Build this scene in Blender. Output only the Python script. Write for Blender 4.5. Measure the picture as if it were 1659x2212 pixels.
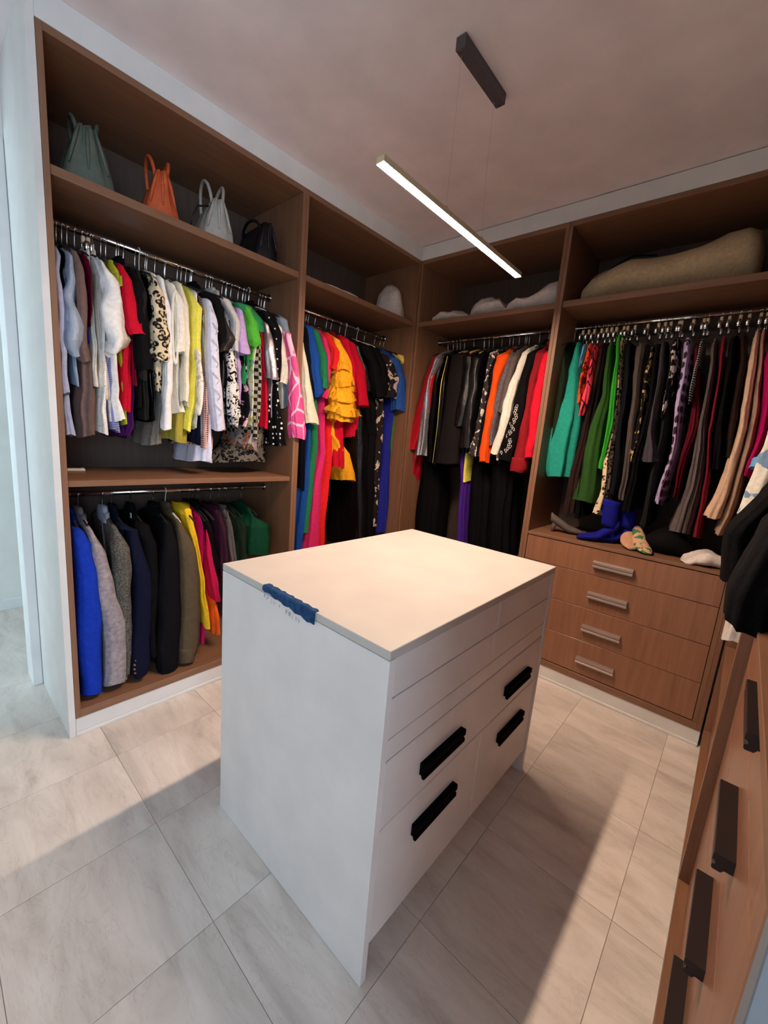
import bpy, bmesh, math, random
from mathutils import Vector, Matrix, noise
PI = math.pi
random.seed(7)
for o in list(bpy.data.objects): bpy.data.objects.remove(o)
SC = bpy.context.scene
C = SC.collection

# ------------------------------------------------------------------ camera
CAMPOS = (1.9531, -2.4449, 1.376)
cam_d = bpy.data.cameras.new('camera'); cam = bpy.data.objects.new('camera', cam_d); C.objects.link(cam)
yaw, pitch, roll = 0.7116, -0.1801, 0.0836
fw = Vector((-math.sin(yaw)*math.cos(pitch), math.cos(yaw)*math.cos(pitch), math.sin(pitch)))
rt = Vector((math.cos(yaw), math.sin(yaw), 0)); up = rt.cross(fw)
R2 = rt*math.cos(roll)+up*math.sin(roll); U2 = up*math.cos(roll)-rt*math.sin(roll)
m = Matrix((R2, U2, -fw)).transposed().to_4x4(); m.translation = Vector(CAMPOS); cam.matrix_world = m
cam_d.sensor_fit = 'HORIZONTAL'; cam_d.sensor_width = 36; cam_d.lens = 36*885.588/1659
cam_d.clip_start = 0.02
SC.camera = cam

# ------------------------------------------------------------------ world, daylight, exposure
SC.view_settings.view_transform = 'Standard'; SC.view_settings.look = 'None'
SC.view_settings.gamma = 1; SC.view_settings.use_curve_mapping = False
SC.view_settings.exposure = 0.02
LAMP_STRENGTH = 470.0
DAY_POWER = 98.0
HALL_POWER = 62.0
w = bpy.data.worlds.new('world'); SC.world = w; w.use_nodes = True
w.node_tree.nodes['Background'].inputs[0].default_value = (0.62, 0.78, 1, 1)
w.node_tree.nodes['Background'].inputs[1].default_value = 0.6
def area(name, loc, aim, sx, sy, power, col):
    d = bpy.data.lights.new(name, 'AREA'); d.shape = 'RECTANGLE'; d.size = sx; d.size_y = sy; d.energy = power; d.color = col
    o = bpy.data.objects.new(name, d); C.objects.link(o); o.location = loc
    o.rotation_euler = (Vector(aim)-Vector(loc)).to_track_quat('-Z', 'Y').to_euler(); return o
# daylight entering through the window of the room behind the camera, and through the hall window
area('window_daylight', (4.93, -4.0, 1.45), (0, -4.0, 1.45), 2.0, 1.9, DAY_POWER, (0.62, 0.80, 1.0))
area('hall_daylight', (-1.10, -4.93, 1.5), (-1.10, 0, 1.5), 0.9, 1.8, HALL_POWER, (0.64, 0.86, 1.0))

# ------------------------------------------------------------------ node helpers and materials
def s2l(c): return tuple(((v/255)/12.92 if v/255 <= .04045 else (((v/255)+.055)/1.055)**2.4) for v in c)
def rgba(c): return (*s2l(c), 1)
class NT:
    def __init__(s, name):
        s.m = bpy.data.materials.new(name); s.m.use_nodes = True; s.t = s.m.node_tree
        s.b = s.t.nodes['Principled BSDF']; s.tc = None
    def n(s, typ, **kw):
        x = s.t.nodes.new(typ)
        for k, v in kw.items():
            if k.startswith('i_'):
                k = k[2:]; k = int(k) if k.isdigit() else k.replace('_', ' ')
                x.inputs[k].default_value = v
            else: setattr(x, k, v)
        return x
    def l(s, a, b): s.t.links.new(a, b)
    def obj(s, scale=(1, 1, 1), rot=(0, 0, 0), rand=False):
        tc = s.n('ShaderNodeTexCoord'); mp = s.n('ShaderNodeMapping'); mp.inputs['Scale'].default_value = scale; mp.inputs['Rotation'].default_value = rot
        s.l(tc.outputs['Object'], mp.inputs['Vector'])
        if rand:
            oi = s.n('ShaderNodeObjectInfo'); ml = s.n('ShaderNodeMath', operation='MULTIPLY', i_1=37.0); s.l(oi.outputs['Random'], ml.inputs[0])
            cb = s.n('ShaderNodeCombineXYZ'); s.l(ml.outputs[0], cb.inputs[0]); s.l(ml.outputs[0], cb.inputs[1]); s.l(cb.outputs[0], mp.inputs['Location'])
        return mp.outputs[0]
    def noise(s, vec, scale, detail=3, rough=.5, dist=0):
        x = s.n('ShaderNodeTexNoise', i_Scale=scale, i_Detail=detail, i_Roughness=rough, i_Distortion=dist); s.l(vec, x.inputs['Vector']); return x.outputs['Fac']
    def ramp(s, fac, stops, interp='LINEAR'):
        x = s.n('ShaderNodeValToRGB'); x.color_ramp.interpolation = interp; e = x.color_ramp.elements
        while len(e) < len(stops): e.new(.5)
        for q, (p, c) in zip(e, stops): q.position = p; q.color = (*c, 1) if len(c) == 3 else c
        s.l(fac, x.inputs[0]); return x.outputs[0]
    def bump(s, fac, strength=.2, dist=.01):
        x = s.n('ShaderNodeBump', i_Strength=strength, i_Distance=dist); s.l(fac, x.inputs['Height']); s.l(x.outputs[0], s.b.inputs['Normal'])
    def col(s, sock): s.l(sock, s.b.inputs['Base Color'])
def plain(name, c, rough=.6, metal=0, bump=0, spec=None):
    t = NT(name); t.b.inputs['Base Color'].default_value = rgba(c); t.b.inputs['Roughness'].default_value = rough; t.b.inputs['Metallic'].default_value = metal
    if spec is not None: t.b.inputs['Specular IOR Level'].default_value = spec
    v = t.obj(); f = t.noise(v, 6, 4)
    a = s2l(c); t.col(t.ramp(f, [(.3, tuple(x*.94 for x in a)), (.7, tuple(min(1, x*1.05) for x in a))]))
    if bump: t.bump(t.noise(v, 180, 2), bump, .001)
    return t.m
def wood(name, c, axis=0, rough=.42):
    t = NT(name); a = s2l(c); t.b.inputs['Roughness'].default_value = rough
    sc = [22, 22, 22]; sc[axis] = 1.1; v = t.obj(tuple(sc), rand=True)
    f = t.noise(v, 1.6, 6, .65, .35); g = t.noise(v, 9, 3, .6)
    mx = t.n('ShaderNodeMath', operation='MULTIPLY_ADD', i_1=.35); t.l(g, mx.inputs[0]); t.l(f, mx.inputs[2])
    t.col(t.ramp(mx.outputs[0], [(.38, tuple(x*.74 for x in a)), (.62, a), (.86, tuple(x*1.22 for x in a))]))
    t.bump(mx.outputs[0], .06, .002); return t.m
M = {}
WC = (128, 91, 67)
M['wood_z'] = wood('wood_grain_vertical', WC, 2); M['wood_x'] = wood('wood_grain_along_x', WC, 0); M['wood_y'] = wood('wood_grain_along_y', WC, 1)
M['wood_dr'] = wood('drawer_veneer', (142, 98, 72), 2, .33)
M['wood_back'] = wood('back_panel_veneer', (84, 68, 58), 2, .6)
M['lacquer'] = plain('white_lacquer', (222, 221, 218), .42, bump=.05)
M['white_trim'] = plain('white_trim_paint', (222, 222, 220), .45, bump=.05)
M['island'] = plain('island_white_laminate', (222, 216, 212), .42, bump=.05)
M['island_top'] = plain('island_top_laminate', (190, 184, 177), .45, bump=.05)
M['grey_end'] = plain('grey_end_panel', (124, 128, 134), .6)
M['wall'] = plain('white_wall_paint', (222, 222, 216), .85, bump=.05)
M['ceil'] = plain('ceiling_paint', (238, 228, 229), .92, bump=.04)
M['grout'] = plain('tile_grout', (176, 164, 154), .9)
M['blackmetal'] = plain('black_handle_metal', (9, 8, 8), .9, 0, spec=.05)
M['darkmetal'] = plain('dark_brown_handle_metal', (44, 34, 34), .4, .3)
M['steel'] = plain('brushed_steel', (178, 160, 150), .38, .55)
M['chrome'] = plain('polished_chrome', (225, 222, 220), .12, 1)
M['hook'] = plain('chrome_wire', (215, 212, 208), .18, 1)
M['velvet'] = plain('black_hanger_velvet', (16, 14, 15), .9)
M['plastic_white'] = plain('white_hanger_plastic', (220, 214, 204), .4)
M['beige_clip'] = plain('beige_clip_wood', (214, 190, 160), .5)
M['hangerwood'] = plain('light_hanger_wood', (186, 146, 104), .45)
M['canopy'] = plain('dark_grey_canopy_metal', (88, 83, 87), .5, .3)
M['housing'] = plain('lamp_housing', (214, 196, 160), .4, .5)
M['brass'] = plain('brass', (200, 168, 90), .3, 1)
M['glass'] = plain('window_glass', (220, 230, 235), .05)
M['glass'].node_tree.nodes['Principled BSDF'].inputs['Transmission Weight'].default_value = 1
# marble tiles: soft drifting veins, each tile shifted by its own random offset
t = NT('marble_tile'); v = t.obj((.8, 2.8, 1), (0, 0, .5), rand=True)
f = t.noise(v, 3.2, 7, .62, .7); g = t.noise(v, 1.1, 3, .5, .4)
c1 = t.ramp(f, [(.25, s2l((188, 178, 169))), (.46, s2l((218, 208, 198))), (.62, s2l((230, 221, 212))), (.8, s2l((240, 232, 222)))])
c2 = t.ramp(g, [(.35, (.9, .9, .9)), (.6, (1, 1, 1))])
mx = t.n('ShaderNodeMix', data_type='RGBA', blend_type='MULTIPLY'); mx.inputs[0].default_value = 1; t.l(c1, mx.inputs[6]); t.l(c2, mx.inputs[7])
vf = t.noise(t.obj((1.2, 5, 1), (0, 0, .5), rand=True), 2.2, 5, .7, 1.2)
vc = t.ramp(vf, [(.485, (1, 1, 1)), (.5, (.87, .86, .85)), (.515, (1, 1, 1))])
m2 = t.n('ShaderNodeMix', data_type='RGBA', blend_type='MULTIPLY'); m2.inputs[0].default_value = .8; t.l(mx.outputs[2], m2.inputs[6]); t.l(vc, m2.inputs[7])
t.col(m2.outputs[2]); t.b.inputs['Roughness'].default_value = .36; M['marble'] = t.m
t = NT('lamp_diffuser'); t.b.inputs['Base Color'].default_value = (1, .9, .8, 1)
t.b.inputs['Emission Color'].default_value = (1.0, .74, .56, 1); t.b.inputs['Emission Strength'].default_value = LAMP_STRENGTH; M['led'] = t.m

def cloth(name, c, pat=None, c2=(0, 0, 0), sc=1, rough=.85, metal=0, sheen=.0, wool=.06, c3=None):
    t = NT('cloth_'+name); a = s2l(c); b = s2l(c2); P = t.b
    P.inputs['Roughness'].default_value = rough; P.inputs['Metallic'].default_value = metal
    P.inputs['Sheen Weight'].default_value = sheen; P.inputs['Specular IOR Level'].default_value = .12 if rough > .6 else .45
    v = t.obj()
    f = t.noise(v, 60, 3)
    base = t.ramp(f, [(.25, tuple(x*(1-wool*2) for x in a)), (.75, tuple(min(1, x*(1+wool*2)) for x in a))])
    def mixc(fac, x, y):
        mm = t.n('ShaderNodeMix', data_type='RGBA'); t.l(fac, mm.inputs[0])
        for q, i in ((x, 6), (y, 7)):
            if isinstance(q, tuple): mm.inputs[i].default_value = (*q, 1)
            else: t.l(q, mm.inputs[i])
        return mm.outputs[2]
    def vor(scale, feat='F1', rnd=1, vec=None):
        x = t.n('ShaderNodeTexVoronoi', feature=feat, i_Scale=scale, i_Randomness=rnd); t.l(vec or v, x.inputs['Vector']); return x
    def band(sock, lo, hi):   # white inside lo..hi
        e = .012
        return t.ramp(sock, [(max(0, lo-e), (0, 0, 0)), (max(lo, .0001), (1, 1, 1)), (hi, (1, 1, 1)), (hi+e, (0, 0, 0))])
    if pat == 'leopard':
        x = vor(38*sc); d = x.outputs['Distance']; gap = t.noise(v, 55*sc, 1)
        ring = t.ramp(d, [(.2, (.4, .4, .4)), (.27, (1, 1, 1)), (.48, (1, 1, 1)), (.55, (0, 0, 0))])
        gp = t.ramp(gap, [(.36, (0, 0, 0)), (.44, (1, 1, 1))])
        mm = t.n('ShaderNodeMath', operation='MULTIPLY'); t.l(ring, mm.inputs[0]); t.l(gp, mm.inputs[1]); base = mixc(mm.outputs[0], base, b)
    elif pat == 'dots':
        x = vor(34*sc, rnd=.45); base = mixc(band(x.outputs['Distance'], 0, .24), base, b)
    elif pat == 'lattice':
        x = vor(95*sc, rnd=.0); base = mixc(band(x.outputs['Distance'], 0, .38), base, b)
    elif pat == 'eyelet':
        x = vor(60*sc, rnd=.8); base = mixc(band(x.outputs['Distance'], 0, .13), base, b)
    elif pat == 'check':
        x = t.n('ShaderNodeTexChecker', i_Scale=52*sc); t.l(t.obj((.6, 1, 1)), x.inputs['Vector']); base = mixc(x.outputs['Fac'], base, b)
        if c3: y = vor(30*sc, rnd=.1); base = mixc(band(y.outputs['Distance'], 0, .3), base, s2l(c3))
    elif pat == 'stripes':
        x = t.n('ShaderNodeTexWave', bands_direction='Z', i_Scale=20*sc, i_Distortion=.4); t.l(v, x.inputs['Vector'])
        base = mixc(t.ramp(x.outputs['Fac'], [(.45, (0, 0, 0)), (.55, (1, 1, 1))]), base, b)
    elif pat == 'plaid':
        for dr in ('Z', 'X', 'Y'):
            x = t.n('ShaderNodeTexWave', bands_direction=dr, i_Scale=14*sc); t.l(v, x.inputs['Vector'])
            base = mixc(t.ramp(x.outputs['Fac'], [(.6, (0, 0, 0)), (.7, (.7, .7, .7))]), base, b)
    elif pat == 'scroll':
        x = t.noise(v, 16*sc, 1, .4, 1.6); base = mixc(band(x, .47, .53), base, b)
        y = t.noise(v, 22*sc, 0, .4, .8); base = mixc(t.ramp(y, [(.64, (0, 0, 0)), (.66, (1, 1, 1))]), base, b)
    elif pat == 'blotch':
        x = t.noise(v, 20*sc, 2, .5, .6); base = mixc(t.ramp(x, [(.55, (0, 0, 0)), (.58, (1, 1, 1))]), base, b)
        if c3: y = t.noise(t.obj((1, 1, 1), (1, 2, 3)), 17*sc, 2, .5, .5); base = mixc(t.ramp(y, [(.57, (0, 0, 0)), (.6, (1, 1, 1))]), base, s2l(c3))
    elif pat == 'geo':
        x = vor(30*sc, rnd=.15, vec=t.obj((1, 1, .62))); base = mixc(band(x.outputs['Distance'], 0, .4), base, b)
    elif pat == 'crackle':
        x = vor(22*sc, 'DISTANCE_TO_EDGE', vec=t.obj((1, 1, .5))); base = mixc(t.ramp(x.outputs['Distance'], [(.05, (1, 1, 1)), (.07, (0, 0, 0))]), base, b)
    elif pat == 'sequin':
        x = vor(170*sc, rnd=.5)
        if c3 == 'holo':
            hs = t.n('ShaderNodeHueSaturation', i_Saturation=.55, i_Value=1.0); t.l(x.outputs['Color'], hs.inputs['Color']); base = mixc(t.ramp(f, [(0, (.45, .45, .45)), (1, (.45, .45, .45))]), base, hs.outputs[0])
        nm = t.n('ShaderNodeNormalMap') if False else None
        bp = t.n('ShaderNodeBump', i_Strength=.9, i_Distance=.006); sp = t.n('ShaderNodeSeparateColor'); t.l(x.outputs['Color'], sp.inputs[0]); t.l(sp.outputs[0], bp.inputs['Height']); t.l(bp.outputs[0], P.inputs['Normal'])
    elif pat == 'lace':
        x = vor(120*sc, 'DISTANCE_TO_EDGE'); base = mixc(t.ramp(x.outputs['Distance'], [(.1, (0, 0, 0)), (.25, (1, 1, 1))]), base, b)
    t.col(base)
    if pat != 'sequin':
        cr = t.noise(v, 14, 4, .6); fi = t.noise(v, 260, 2)
        mm = t.n('ShaderNodeMath', operation='MULTIPLY_ADD', i_1=.12); t.l(fi, mm.inputs[0]); t.l(cr, mm.inputs[2]); t.bump(mm.outputs[0], .5, .014)
    if pat == 'sheer': P.inputs['Alpha'].default_value = .55
    M[name] = t.m
BK = (9, 8, 10)
for a_ in [
 ('shirt_blue', (172, 182, 214)), ('black', BK), ('taupe', (112, 90, 84)), ('royal', (34, 40, 138)), ('burgundy', (110, 14, 40)), ('ivory', (232, 226, 212)),
 ('beige_pale', (216, 204, 190)), ('white', (238, 234, 230)), ('lime', (178, 178, 50)), ('red', (196, 16, 44)), ('wine', (134, 14, 44)), ('purple', (66, 20, 80)),
 ('olive_black', (32, 30, 28)), ('cream', (232, 222, 198)), ('olive_yellow', (164, 152, 62)), ('yellow', (232, 224, 92)), ('navy', (14, 17, 40)), ('lavender_white', (212, 212, 230)),
 ('grey_white', (200, 194, 190)), ('lilac', (188, 158, 206)), ('green', (40, 128, 78)), ('grass', (82, 172, 54)), ('slate', (130, 142, 156)), ('navy_black', (10, 11, 20)),
 ('cobalt', (26, 72, 148)), ('emerald', (34, 118, 74)), ('magenta_pink', (214, 44, 104)), ('scarlet', (222, 36, 36)), ('amber', (244, 168, 34)), ('crimson', (180, 12, 40)),
 ('midblue', (40, 80, 150)), ('leaf', (58, 116, 50)), ('soft_yellow', (226, 198, 88)), ('olive_brown', (88, 74, 56)), ('mustard', (236, 190, 36)), ('magenta', (176, 16, 92)),
 ('raspberry', (190, 24, 72)), ('orange', (232, 100, 36)), ('plum', (60, 26, 44)), ('taupe_dark', (98, 88, 84)), ('dusky', (156, 92, 92)), ('charcoal', (26, 23, 22)),
 ('vivid_orange', (240, 84, 22)), ('violet', (70, 34, 132)), ('dark_red', (138, 26, 34)), ('bright_red', (216, 24, 48)), ('bottle', (26, 40, 26)), ('teal', (38, 148, 130)),
 ('sky', (110, 168, 214)), ('chocolate', (44, 28, 26)), ('forest', (44, 80, 32)), ('apple', (50, 158, 46)), ('black_blue', (15, 15, 21)), ('grey_brown', (82, 72, 68)),
 ('slate_dark', (66, 62, 68)), ('slate_black', (30, 31, 31)), ('maroon', (92, 16, 30)), ('red_dark', (132, 30, 48)), ('grey_pleat', (98, 88, 86)), ('tan', (214, 180, 152)),
 ('tan_dark', (168, 138, 116)), ('pinkshoe', (200, 150, 120)), ('white_cotton', (214, 204, 196))]:
    cloth(*a_)
cloth('satin_blue', (150, 164, 184), rough=.35, wool=.02); cloth('eyelet', (236, 230, 222), 'eyelet', (120, 110, 100))
cloth('plaid', (60, 90, 160), 'stripes', (190, 180, 210), 2.2); cloth('sequin_black', (22, 18, 20), 'sequin', rough=.18, metal=.8)
cloth('leopard', (226, 204, 168), 'leopard', (34, 26, 22)); cloth('leopard_dark', (104, 98, 88), 'leopard', BK, 1.1)
cloth('sheer', (150, 142, 132), 'sheer'); cloth('floral_white', (232, 226, 216), 'blotch', (196, 190, 160), 1.6)
cloth('lattice', (206, 168, 160), 'lattice', (92, 58, 58)); cloth('brown_black', (34, 24, 24), rough=.4); cloth('scroll', (226, 218, 210), 'scroll', BK, 1.5)
cloth('petal', (22, 18, 24), 'blotch', (220, 180, 180), .9); cloth('pastel', (226, 222, 196), 'blotch', (164, 180, 80), 1, c3=(120, 150, 190))
cloth('check', (168, 158, 138), 'check', (30, 28, 30), 1); cloth('bronze', (160, 150, 150), 'blotch', (90, 60, 40), 1.2, rough=.3, c3=(200, 110, 60))
cloth('silver', (150, 142, 146), rough=.25, metal=.6); cloth('polka', BK, 'dots', (240, 236, 230)); cloth('cream_lace', (232, 222, 202), 'eyelet', (190, 170, 140), .8)
cloth('pink_print', (234, 76, 142), 'crackle', (250, 190, 214), .8, rough=.5); cloth('black_gloss', (11, 10, 11), rough=.28); cloth('dark_floral', (34, 26, 28), 'blotch', (200, 180, 160), 1)
cloth('coat_blue', (22, 56, 176), wool=.08); cloth('grey_wool', (152, 142, 146), wool=.16); cloth('tweed', (78, 76, 70), 'blotch', (116, 112, 104), 9, wool=.2)
cloth('black_wool', (13, 12, 15)); cloth('sequin_red', (200, 26, 44), 'sequin', rough=.3, metal=.3); cloth('sequin_holo', (190, 190, 196), 'sequin', rough=.2, metal=.8, c3='holo')
cloth('glitter_black', (16, 14, 16), 'sequin', rough=.25, metal=.5, sc=1.3); cloth('satin_black', (15, 14, 17), rough=.35); cloth('trim', (52, 46, 48), 'blotch', (226, 216, 200), 1.6)
cloth('grey_marl', (100, 94, 100), wool=.2); cloth('orange_print', (222, 84, 36), 'blotch', (96, 30, 22), 1.1); cloth('coral_print', (238, 70, 92), 'crackle', (60, 20, 28), 1)
cloth('gold_print', (24, 20, 24), 'blotch', (196, 166, 110), 1.5); cloth('bw_floral', (24, 20, 24), 'blotch', (224, 212, 200), 1.3); cloth('geometric', (176, 156, 196), 'geo', (52, 36, 50), 1)
cloth('stripes', (28, 24, 34), 'stripes', (200, 196, 200), 1.3); cloth('denim', (36, 66, 104), wool=.2); cloth('lining', (168, 172, 186), rough=.25); cloth('print_white', (230, 226, 212), 'blotch', (120, 150, 180), .6)
cloth('bag_green', (92, 100, 88), rough=.6); cloth('bag_orange', (206, 92, 48), rough=.55); cloth('bag_grey', (176, 172, 162), rough=.55); cloth('bag_black', (22, 22, 28), rough=.35)
cloth('canvas', (196, 174, 138), wool=.08); cloth('piping', (24, 22, 34)); cloth('suede_blue', (24, 26, 130)); cloth('shoe_floral', (206, 164, 130), 'blotch', (60, 120, 80), 1.4); cloth('shoe_dots', (70, 52, 56), 'dots', (170, 140, 140), 2)
cloth('darkgreen_knit', (14, 66, 44)); cloth('teal_knit', (12, 58, 84)); cloth('embroidery', (236, 230, 222))

# ------------------------------------------------------------------ mesh helpers
def link(name, bm, mat, parent=None, loc=None, smooth=False):
    me = bpy.data.meshes.new(name); bmesh.ops.recalc_face_normals(bm, faces=bm.faces[:]) if bm.faces else None
    bm.to_mesh(me); bm.free(); me.materials.append(M[mat] if isinstance(mat, str) else mat)
    if smooth: me.polygons.foreach_set('use_smooth', [True]*len(me.polygons))
    o = bpy.data.objects.new(name, me); C.objects.link(o)
    if parent is not None: o.parent = parent
    if loc is not None: o.location = loc
    return o
def box(bm, a, b, bev=0):
    r = bmesh.ops.create_cube(bm, size=1); vs = r['verts']
    for v_ in vs:
        v_.co = Vector(((a[i]+b[i])/2+v_.co[i]*(b[i]-a[i]) for i in range(3)))
    if bev:
        es = list({e for v_ in vs for e in v_.link_edges}); bmesh.ops.bevel(bm, geom=es, offset=bev, segments=1, affect='EDGES', profile=.5)
def B(name, a, b, mat, parent=None, bev=.0008, o0=(0, 0, 0)):
    # a box given in world coordinates, stored relative to the parent's place o0
    bm = bmesh.new(); c = [(a[i]+b[i])/2 for i in range(3)]
    box(bm, [a[i]-c[i] for i in range(3)], [b[i]-c[i] for i in range(3)], bev)
    return link(name, bm, mat, parent, [c[i]-o0[i] for i in range(3)])
def thing(name, label, cat, loc=(0, 0, 0), rotz=0, group=None):
    o = bpy.data.objects.new(name, None); o.empty_display_size = .05; C.objects.link(o); o.location = loc; o.rotation_euler = (0, 0, rotz)
    tag(o, label, cat, group); return o
def tag(o, label, cat, group=None):
    o['label'] = label; o['category'] = cat
    if group: o['group'] = group
    return o
def struct(o): o['kind'] = 'structure'; return o
def tube(bm, pts, r, n=8, closed=False, cap=True):
    pts = [Vector(p) for p in pts]; rings = []
    rr = r if isinstance(r, (list, tuple)) else [r]*len(pts)
    prev = None
    for i, p in enumerate(pts):
        if closed: d = pts[(i+1) % len(pts)]-pts[i-1]
        else: d = pts[min(i+1, len(pts)-1)]-pts[max(i-1, 0)]
        d.normalize()
        u = prev if prev is not None else (Vector((0, 0, 1)) if abs(d.z) < .9 else Vector((1, 0, 0)))
        u = (u-d*u.dot(d)); u.normalize(); prev = u; w_ = d.cross(u)
        rings.append([bm.verts.new(p+u*math.cos(2*PI*k/n)*rr[i]+w_*math.sin(2*PI*k/n)*rr[i]) for k in range(n)])
    m_ = len(rings)
    for i in range(m_ if closed else m_-1):
        A, D = rings[i], rings[(i+1) % m_]
        for k in range(n): bm.faces.new((A[k], A[(k+1) % n], D[(k+1) % n], D[k]))
    if cap and not closed: bm.faces.new(rings[0]); bm.faces.new(rings[-1][::-1])
def loft(bm, rings, cap0=True, cap1=True):
    R_ = [[bm.verts.new(p) for p in r] for r in rings]; n = len(R_[0])
    for A, D in zip(R_, R_[1:]):
        for k in range(n): bm.faces.new((A[k], A[(k+1) % n], D[(k+1) % n], D[k]))
    if cap0: bm.faces.new(R_[0])
    if cap1: bm.faces.new(R_[-1][::-1])
    return R_
def prism(bm, poly, axis, a, b):
    # extrude a 2-D outline along an axis (0: poly is (y,z), 1: (x,z), 2: (x,y))
    def mk(p, t_): return {0: (t_, p[0], p[1]), 1: (p[0], t_, p[1]), 2: (p[0], p[1], t_)}[axis]
    A = [bm.verts.new(mk(p, a)) for p in poly]; D = [bm.verts.new(mk(p, b)) for p in poly]
    bm.faces.new(A); bm.faces.new(D[::-1])
    for k in range(len(poly)): bm.faces.new((A[k], A[(k+1) % len(poly)], D[(k+1) % len(poly)], D[k]))
def handle(name, parent, p, rotz, L, mat, d=.026, h=.036):
    # bar handle with a notched lower lip; local: along x, front towards -y, top at z=0
    bm = bmesh.new()
    poly = [(.0, 0), (-d, 0), (-d-.001, -.003), (-d-.001, -h*.42), (-d+.005, -h*.5), (-d+.005, -h*.62), (-d, -h*.72), (-d, -h+.002), (-d+.002, -h), (-d*.55, -h), (-d*.4, -h*.8), (0, -h*.8)]
    prism(bm, poly, 0, -L/2, L/2); o = link(name, bm, mat, parent, p); o.rotation_euler = (0, 0, rotz); return o

# ------------------------------------------------------------------ structure: floor, walls, ceiling
CZ = 2.6935
struct(B('ceiling', (-1.9, -5.1, CZ), (5.1, .7, CZ+.1), 'ceil', bev=0))
fl = struct(B('floor', (-1.9, -5.1, -.12), (5.1, .7, -.0022), 'grout', bev=0))
bm = bmesh.new(); P_ = .4155; box(bm, (-P_/2+.0007, -P_/2+.0007, -.002), (P_/2-.0007, P_/2-.0007, 0), .0006)
tile0 = link('marble_tile', bm, 'marble', fl, (0, 0, 0)); first = True
fc = Vector(fl.location)
for i in range(-5, 12):
    for j in range(-7, 6):
        x = .23+(i+.5)*P_; y = -1.996+(j+.5)*P_
        if x < -1.8 or x > 4.9 or y < -4.9 or y > .55: continue
        if x > -.4 and x < 1.9 and y > .25: continue
        if x > 2.35 and y > -2.0: continue
        if -.55 < x < -.2 and y > -1.9: continue
        if x > 2.6 and y < -3.4 and False: continue
        o = tile0 if first else tile0.copy()
        if not first: C.objects.link(o)
        first = False; o.parent = fl; o.location = Vector((x, y, 0))-fc
# walls around; the wardrobes stand against wall_left, wall_back and wall_right
XL = -.545
struct(B('wall_left', (XL-.12, -2.132, 0), (XL, .56, CZ), 'wall', bev=0))
struct(B('wall_lintel', (XL-.12, -3.2, 2.44), (XL, -2.133, CZ), 'wall', bev=0))
struct(B('wall_left_front', (XL-.12, -5, 0), (XL, -3.2, CZ), 'wall', bev=0))
struct(B('wall_back', (-1.8, .56, 0), (2.62, .66, CZ), 'wall', bev=0))
struct(B('wall_right', (2.58, -2.106, 0), (2.7, .559, CZ), 'wall', bev=0))
struct(B('wall_bedroom', (2.701, -2.2, 0), (5, -2.08, CZ), 'wall', bev=0))
struct(B('wall_hall', (-1.8, -5, 0), (-1.68, .559, CZ), 'wall', bev=0))
struct(B('baseboard_hall', (-1.679, -4.9, 0), (-1.664, .55, .075), 'white_trim', bev=.002))
# rear walls with their windows
bm = bmesh.new(); box(bm, (-1.8, -5.1, 0), (-1.65, -5, CZ)); box(bm, (-.6, -5.1, 0), (5.1, -5, CZ)); box(bm, (-1.65, -5.1, 0), (-.6, -5, .5)); box(bm, (-1.65, -5.1, 2.45), (-.6, -5, CZ))
struct(link('wall_rear', bm, 'wall'))
bm = bmesh.new(); box(bm, (5, -5, 0), (5.1, -2.08, .45)); box(bm, (5, -5, 2.45), (5.1, -2.08, CZ)); box(bm, (5, -5, .45), (5.1, -4.95, 2.45)); box(bm, (5, -3.0, .45), (5.1, -2.08, 2.45))
struct(link('wall_window_side', bm, 'wall'))
for nm, ax in (('window_1', 0), ('window_2', 1)):
    bm = bmesh.new()
    if ax == 0:
        for y0, y1 in ((-4.95, -4.9), (-4.0, -3.95), (-3.05, -3.0)): box(bm, (5.02, y0, .45), (5.07, y1, 2.45))
        for z0, z1 in ((.45, .5), (2.4, 2.45)): box(bm, (5.02, -4.95, z0), (5.07, -3.0, z1))
    else:
        for x0, x1 in ((-1.65, -1.6), (-.65, -.6)): box(bm, (x0, -5.07, .5), (x1, -5.02, 2.45))
        for z0, z1 in ((.5, .55), (2.4, 2.45)): box(bm, (-1.65, -5.07, z0), (-.6, -5.02, z1))
    wdo = struct(link(nm, bm, 'white_trim'))
    bm = bmesh.new()
    if ax == 0: box(bm, (5.04, -4.9, .5), (5.046, -3.05, 2.4))
    else: box(bm, (-1.6, -5.046, .55), (-.65, -5.04, 2.4))
    link('pane', bm, 'glass', wdo)
# white surround of the wardrobes
ZB = 2.6015
struct(B('trim_1', (XL, -2.106, 0), (0, -2.083, CZ), 'lacquer', bev=.001))            # end panel of the left run
struct(B('trim_2', (XL, -2.0829, ZB), (-.001, .012, CZ), 'white_trim', bev=.001))    # fascia over the left run
struct(B('trim_3', (-.0005, .001, ZB), (2.02, .5, CZ-.004), 'white_trim', bev=.001))
struct(B('trim_4', (2.021, -2.083, ZB), (2.57, .5, CZ), 'white_trim', bev=.001))
struct(B('trim_5', (2.018, -2.106, 0), (2.579, -2.0835, CZ), 'grey_end', bev=.001))     # end panel of the right run, grey where the left one is white
struct(B('trim_6', (XL-.13, -2.145, 0), (XL+.012, -2.107, 2.44), 'white_trim', bev=.002))  # door jamb
struct(B('baseboard_left', (-.05, -2.082, 0), (-.003, 0, .0812), 'lacquer', bev=.001))
struct(B('trim_7', (-.0025, -2.083, 0), (.006, -.01, .016), 'lacquer', bev=.002))
struct(B('baseboard_back', (0, .004, 0), (2.012, .05, .0812), 'lacquer', bev=.001))
struct(B('trim_8', (.01, -.006, 0), (2.012, .0035, .014), 'lacquer', bev=.002))
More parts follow.
